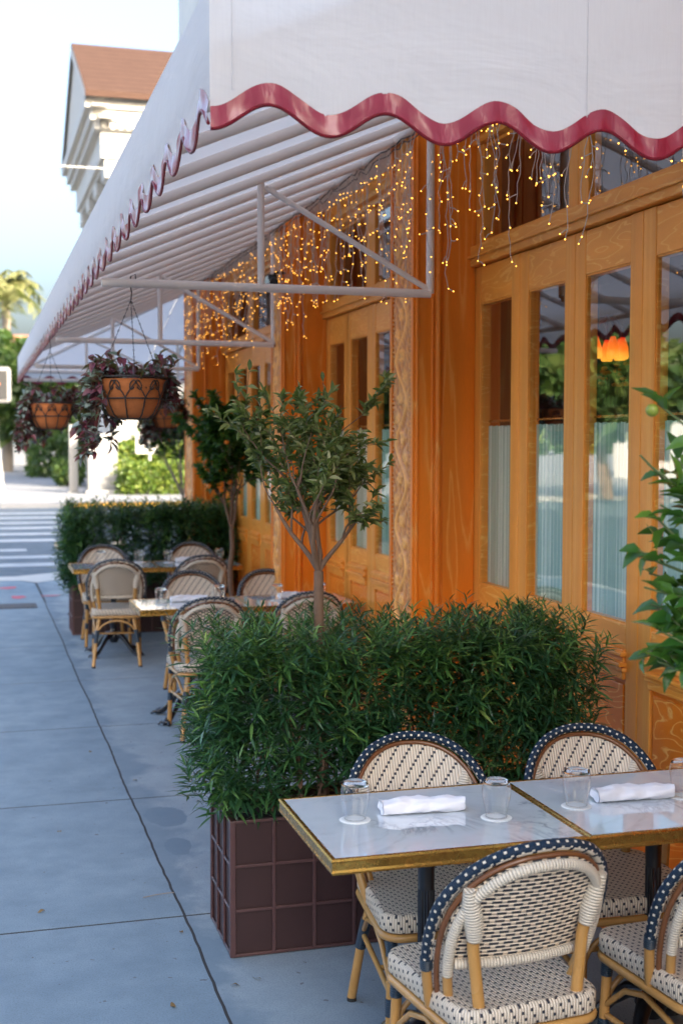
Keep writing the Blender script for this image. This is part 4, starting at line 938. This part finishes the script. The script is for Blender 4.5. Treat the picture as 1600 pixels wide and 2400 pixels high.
GL=[('on the left end of the front left table',.992,3.321),('at the right side of the front left table',1.374,3.235),('on the front right table, left of its napkin',1.638,3.276),('cut by the right edge on the front right table',1.985,3.284),
    ('on the left end of the second row',1.133,8.123),('second from left in the second row',1.522,8.20),('third from left in the second row',1.895,8.143),('last in the second row',2.183,8.135),
    ('leftmost in the third row',1.028,11.05),('second from left in the third row',1.354,11.06),('third from left in the third row',1.594,10.98),('rightmost in the third row',2.051,11.05)]
g0=None;c0=None;TZ=.7508
for i,(lab,x,y) in enumerate(GL):
    gl_='clear upturned tumbler '+lab; cl='white paper coaster under the tumbler '+lab
    if i==0: g0=make_glass(gl_); g0.location=(x,y,TZ+.0024); c0=make_coaster(cl); c0.location=(x,y,TZ)
    else:
        dup(g0,(x,y,TZ+.0024),rn.uniform(0,6),gl_); dup(c0,(x,y,TZ),rn.uniform(0,6),cl)
NP=[('between the two tumblers of the front left table',1.195,3.345,-4),('on the front right table',1.83,3.30,-3),('on the second row left table',1.33,8.25,0),('on the second row right table',2.05,8.25,0),('on the third row right table',1.78,11.0,0)]
n0=None
for i,(lab,x,y,rz) in enumerate(NP):
    lab='rolled white cloth napkin '+lab
    if i==0: n0=make_napkin(lab); n0.location=(x,y,TZ); n0.rotation_euler=(0,0,R_(rz))
    else: dup(n0,(x,y,TZ),R_(rz),lab)
# ---------------------------------------------------------------- far side of the cross street
slab('far_pavement',[(-120,38.3),(120,38.3),(120,400),(-120,400)],-.16,-.0,'concrete_far')
b=MB(); b.box((2.6,38.12,-.15),(60,38.299,.004)); tag(b.build('yellow_kerb','curb_yellow'),None,None,None,'structure')
# traffic cabinet
t=thing('traffic_cabinet','pale grey traffic signal cabinet with a small white meter box on its face','cabinet',(4.3,45.2,0)); 
b=MB(); b.box((-.55,-.4,.12),(.47,.35,2.03)); b.build('cabinet_body','cabinet_paint',t,bevel=.03); b=MB(); b.box((-.62,-.5,0),(.55,.45,.12)); b.build('base','white_paint',t,bevel=.02); b=MB(); b.box((-.25,-.47,1.22),(.06,-.41,1.55)); b.build('meter_box','white_paint',t,bevel=.01)
b=MB(); b.box((-.60,-.42,2.03),(.52,.40,2.09)); b.build('lid','cabinet_paint',t,bevel=.02)
t=thing('pedestal_box','thin grey utility panel just left of the traffic cabinet','utility box',(3.35,46,0)); b=MB(); b.box((-.15,-.1,.05),(.15,.2,2.4)); b.build('body','cabinet_paint',t,bevel=.02); b=MB(); b.box((-.2,-.15,0),(.2,.25,.05)); b.build('base','cabinet_paint',t)
# white sign shaped with a finial
t=thing('street_sign','white blank sign board with a pointed finial on a white post','sign',(5.85,44.6,0))
b=MB(); b.tube([(0,0,0),(0,0,2.2)],.055,12); b.lathe([(.09,.0),(.09,.25),(.06,.32),(.055,.5),(.09,.55),(.055,.6)],(0,0,0),14); b.lathe([(.055,2.2),(.12,2.3),(.13,2.4),(.08,2.5),(.10,2.56),(.05,2.66),(.001,2.78)],(0,0,0),14); b.build('post','white_paint',t); b=MB(); b.box((-.5,-.09,1.38),(.26,-.056,2.14)); b.build('sign_board','white_paint',t,bevel=.02)
# signal pole at left edge with a pedestrian signal
t=thing('signal_pole','thick white traffic signal pole with flared base at left edge','pole',(.43,43.2,0))
b=MB(); b.lathe([(.62,0),(.62,.12),(.50,.2),(.44,1.0),(.36,1.5),(.33,1.9),(.32,4),(.27,9.5)],(0,0,0),28); b.build('shaft','white_paint',t)
t=thing('pedestrian_signal','pedestrian signal in a pale frame showing a lit orange hand','signal',(.60,42.55,3.62))
b=MB(); b.box((-.62,-.02,-.58),(.56,.25,.58)); b.build('housing','cabinet_paint',t,bevel=.12); b=MB(); b.box((-.52,-.05,-.46),(.44,-.021,.46)); b.build('screen','rubber',t,bevel=.03)
b=MB(); b.box((-.16,-.065,-.22),(.10,-.052,.06))
for k,h in enumerate((.2,.26,.24,.16)): b.box((-.15+k*.065,-.065,.055),(-.10+k*.065,-.052,.06+h))
b.tube([(.10,-.058,-.1),(.18,-.058,.04)],.028,6); b.build('hand_symbol','hand_signal',t)
# hedges and shrubs of the far pavement
def mass(name,label,cat,c0,c1,n,size,mat,seed,kindtmpl=BLOB,group=None,round_=False):
    rg=np.random.default_rng(seed); c0=np.array(c0,float);c1=np.array(c1,float); t=thing(name,label,cat,((c0[0]+c1[0])/2,(c0[1]+c1[1])/2,c0[2]),0,group); u=rg.random((n,3))
    if round_:
        d=rg.normal(size=(n,3)); d/=np.linalg.norm(d,axis=1,keepdims=True); lump=1+.18*np.sin(d[:,0]*7+seed)+.15*np.sin(d[:,1]*6+d[:,2]*5+seed); r=rg.random(n)**.28*.5*lump; u=.5+d*r[:,None]; D=d+rg.normal(0,.5,(n,3))
    else:
        ax=rg.choice([0,1,1,2,2],n); v=np.where(rg.random(n)<.75,0.,1.); 
        for i in range(n):
            if rg.random()<.75: u[i,ax[i]]=(v[i] if ax[i]!=2 else 1)+rg.normal()*.04
        D=rg.normal(0,.8,(n,3))+[0,-.3,.5]
    P=c0+u*(c1-c0)-np.array(t.location); V,Fc=scatter(*kindtmpl,P,D,rg.uniform(.7,1.3,n)*size,roll=rg.uniform(-2,2,n),rg=rg); fastmesh('foliage',V,Fc,mat,t)
    b=MB(); w2=(c1-c0)/2
    if round_: b.tube([(0,0,-c0[2]),(.02,0,w2[2]*.6),(0.05,0,w2[2]*1.4)],[.12*w2[2]**.5,.09*w2[2]**.5,.03],8)
    else:
        for k in range(6): x=-w2[0]*.8+k*w2[0]*.32; b.tube([(x,0,0),(x+.03,.02,w2[2]*1.6)],.02,5)
    b.build('trunk' if round_ else 'stem','bark',t); return t
mass('low_hedge','low bright sunlit yellow green hedge right of the traffic cabinet','hedge',(4.95,43.6,0),(9.2,45.6,1.0),5200,.13,'hedge_bright',51)
mass('shrub','loose yellow green shrub behind the low bright hedge','shrub',(4.9,46.5,.2),(7.4,49,2.0),2600,.2,'hedge_bright',52,round_=True)
mass('shrub','darker green shrub behind the street sign','shrub',(6.6,46.5,.2),(10,50,2.6),2600,.22,'tree_far',53,round_=True)
mass('clipped_hedge','dark clipped hedge across the far end of the pavement','hedge',(2.9,66,0),(6.4,72,1.9),3000,.25,'tree_far',54)
mass('shrub','round teal green bush left of the thin utility panel','shrub',(3.0,52,0),(4.4,55,1.1),1200,.16,'tree_far',55,round_=True)
mass('tree','dense green tree behind the second hanging basket','tree',(.2,74,2.2),(6.5,84,8.0),5200,.5,'tree_far',56,round_=True,group='trees across the street')
mass('tree','dark green tree beyond the awning end near the white columns','tree',(4.0,86,2.0),(11,95,9.5),4200,.6,'tree_far',57,round_=True,group='trees across the street')
mass('tree','leafy green tree behind the far orange tree','tree',(8.5,62,2.0),(15,69,8),4200,.45,'tree_far',58,round_=True,group='trees across the street')
mass('tree','broad green tree hidden by the awning, added to shade the far pavement','tree',(10,39,4.0),(19,48.5,12.0),5200,.5,'tree_far',59,round_=True,group='trees across the street')  # out of view; tree placed so its crown shades the far pavement
# palm at the left
def palm(c,h,label,seed,fr=4.2):
    rr=random.Random(seed); t=thing('palm_tree',label,'tree',c); b=MB(); b.tube([(0,0,0),(.1,0,h*.5),(0,0,h)],[.35,.28,.24],12); b.build('trunk','bark_grey',t); P=[];D=[];S=[]; st=MB()
    for k in range(30):
        a=rr.uniform(0,2*PI); el=rr.uniform(-.3,1.2); L=fr*rr.uniform(.8,1.1); pts=[]
        for i in range(10):
            s=i/9; r=L*s*math.cos(el)*(1-.1*s); z=h+L*s*math.sin(el)-1.6*s*s*L*.35; pts.append(Vector((r*math.cos(a),r*math.sin(a),z)))
        st.tube(pts,[.05*(1-.09*i) for i in range(10)],4)
        for i in range(70):
            s=rr.uniform(.15,1)*9; j=min(8,int(s)); q=pts[j].lerp(pts[j+1],s-j); side=rr.choice([-1,1]); P.append(q); D.append(Vector((-math.sin(a)*side+math.cos(a)*.6,math.cos(a)*side+math.sin(a)*.6,-.5))); S.append(rr.uniform(.5,.9))
    st.build('frond_rib','palm_leaf',t); V,Fc=scatter(*NEEDLE,np.array(P),np.array(D),np.array(S)); fastmesh('crown',V,Fc,'palm_leaf',t)
palm((1.9,80,0),11.2,'sunlit palm tree rising beside the signal pole at left',3,3.0)
t=thing('overhead_cable','thin pale cable strung across the street in front of the columned building','cable',(0,42,10.9)); b=MB(); b.tube([(-30+3.2*i,0,-.35+.35*((i-10)/10)**2) for i in range(21)],.022,6); b.build('wire','white_paint',t)
# low terracotta roofed house under the palm
t=thing('low_house','distant low house with an orange tiled roof behind the signal pole','house',(0.5,100,0)); b=MB(); b.box((-6,0,0),(4.5,8,8.6)); b.build('wall','stucco',t); b=MB(); b.prism([(-.5,8.6),(8.5,8.6),(4,10.2)],'x',-6.4,4.9); b.build('roof','terracotta',t)
for x in (-3,0,2.6):
    b=MB(); b.box((x,-.05,5.2),(x+1,.02,7)); b.build('window','dark_glass',t)
# white temple-fronted building
GX,GY0,GY1,GYM=4.03,48.0,60.8,54.4; ZE,ZA=14.5,18.15
t=thing('columned_building','tall white classical building with a tiled gable roof and portico columns','building',(GX,48,0))
def tq(mb,name,mat,parent=None,bevel=0):
    o=mb.build(name,mat,parent or t,bevel)
    if parent is None: o.location=(-GX,-48,0)
    return o
b=MB(); b.add([(GX,GY0-.3,ZE),(22,GY0-.3,ZE),(22,GYM,ZA),(GX,GYM,ZA)],[(0,1,2,3)]); b.add([(GX,GY1+.3,ZE),(22,GY1+.3,ZE),(22,GYM,ZA),(GX,GYM,ZA)],[(3,2,1,0)]); b.add([(GX,GY0-.3,ZE-.12),(22,GY0-.3,ZE-.12),(22,GYM,ZA-.12),(GX,GYM,ZA-.12)],[(3,2,1,0)]); b.box((GX-.02,GY0-.4,ZE-.2),(22,GY0-.31,ZE+.02)); tq(b,'roof','roof_tile')
b=MB()
for dx,dz in ((0,0),(.25,-.42),(.5,-.84)):
    for ya,yb in ((GY0-.35,GYM),(GY1+.35,GYM)):
        b.add([(GX-.02+dx,ya,ZE-.1+dz),(GX+.6+dx,ya,ZE-.1+dz),(GX+.6+dx,yb,ZA-.1+dz),(GX-.02+dx,yb,ZA-.1+dz),(GX-.02+dx,ya,ZE-.5+dz),(GX-.02+dx,yb,ZA-.5+dz)],[(0,3,5,4),(0,1,2,3)])
b.prism([(GY0,ZE-.35),(GY1,ZE-.35),(GYM,ZA-.35)],'x',GX+.12,GX+1.2); tq(b,'pediment','cream_trim')
b=MB()
for k,(o_,z0,z1) in enumerate(((0,14.0,14.45),(.2,13.6,14.0),(.35,13.3,13.6),(.6,12.3,13.3),(.75,12.1,12.3))): b.box((GX+o_,GY0+o_*.8,z0),(22,GY1-o_*.8,z1))
for k in range(60): b.box((GX+.6+k*.28,GY0+.15,13.35),(GX+.72+k*.28,GY0+.30,13.55))
tq(b,'entablature','white_paint')
b=MB(); b.box((GX+3.2,GY0+1.0,0),(22,GY1-1,12.1)); tq(b,'wall','white_paint')
for k in range(4):
    y=GY0+1.2+k*3.46
    b=MB(); b.lathe([(.75,0),(.75,.3),(.58,.45),(.55,5),(.48,11.2),(.62,11.35),(.66,11.6)],(GX+1.45,y,0),20); b.box((GX+.75,y-.7,11.6),(GX+2.15,y+.7,12.09)); tq(b,'column','white_paint')
b=MB(); b.box((GX+1.9,GY0+.9,0),(GX+3.1,GY0+1.9,12.05)); b.box((GX+1.8,GY0+.8,11.0),(GX+3.2,GY0+2.0,11.5)); tq(b,'corner_pier','white_paint')
for z in (1.5,6.5):
    for k in range(5):
        x=GX+4.6+k*3; b=MB(); b.box((x,GY0+.93,z),(x+1.3,GY0+.99,z+3)); tq(b,'window','dark_glass')
rg=np.random.default_rng(77); n_=16000; X_=rg.uniform(-220,160,n_); H_=9+4*np.sin(X_*.11)+2.5*np.sin(X_*.37+1); Pw=np.stack([X_,rg.uniform(176,190,n_),rg.random(n_)**.8*H_],-1); V,Fc=scatter(*BLOB,Pw,rg.normal(0,1,(n_,3))+[0,-.5,.4],rg.uniform(1.2,2.6,n_),roll=rg.uniform(-2,2,n_),rg=rg)
o=fastmesh('distant_woods',V,Fc,'tree_far'); tag(o,'distant line of dark trees closing off the far end of the street','woods',None,'stuff')
# street side to the left (seen in the window reflections)
for i,(x,y,s,h) in enumerate(((-13,22,2.6,3.6),(-14,36,3,4.2),(-13,52,3.4,4.6),(-15,9,2.4,3.8))):
    mass('street_tree',['round green street tree across the road, nearest','tall street tree across the road, second','large street tree across the road by the corner','street tree across the road behind the camera'][i],'tree',(x-s,y-s,2.2),(x+s,y+s,h+1),2600,.42,'tree_far',70+i,round_=True,group='trees across the road')
t=thing('pale_building','long pale building on the opposite side of the road','building',(-27,20,0)); b=MB(); b.box((-8,-30,0),(0,40,5.2)); b.build('wall','stucco',t); b=MB(); b.box((-8.3,-30.3,5.2),(.3,40.3,5.6)); b.build('cornice','cream_trim',t)
for k in range(14):
    b=MB(); b.box((0.01,-28+k*4.8,1),(.05,-26+k*4.8,3.4)); b.build('window','dark_glass',t)
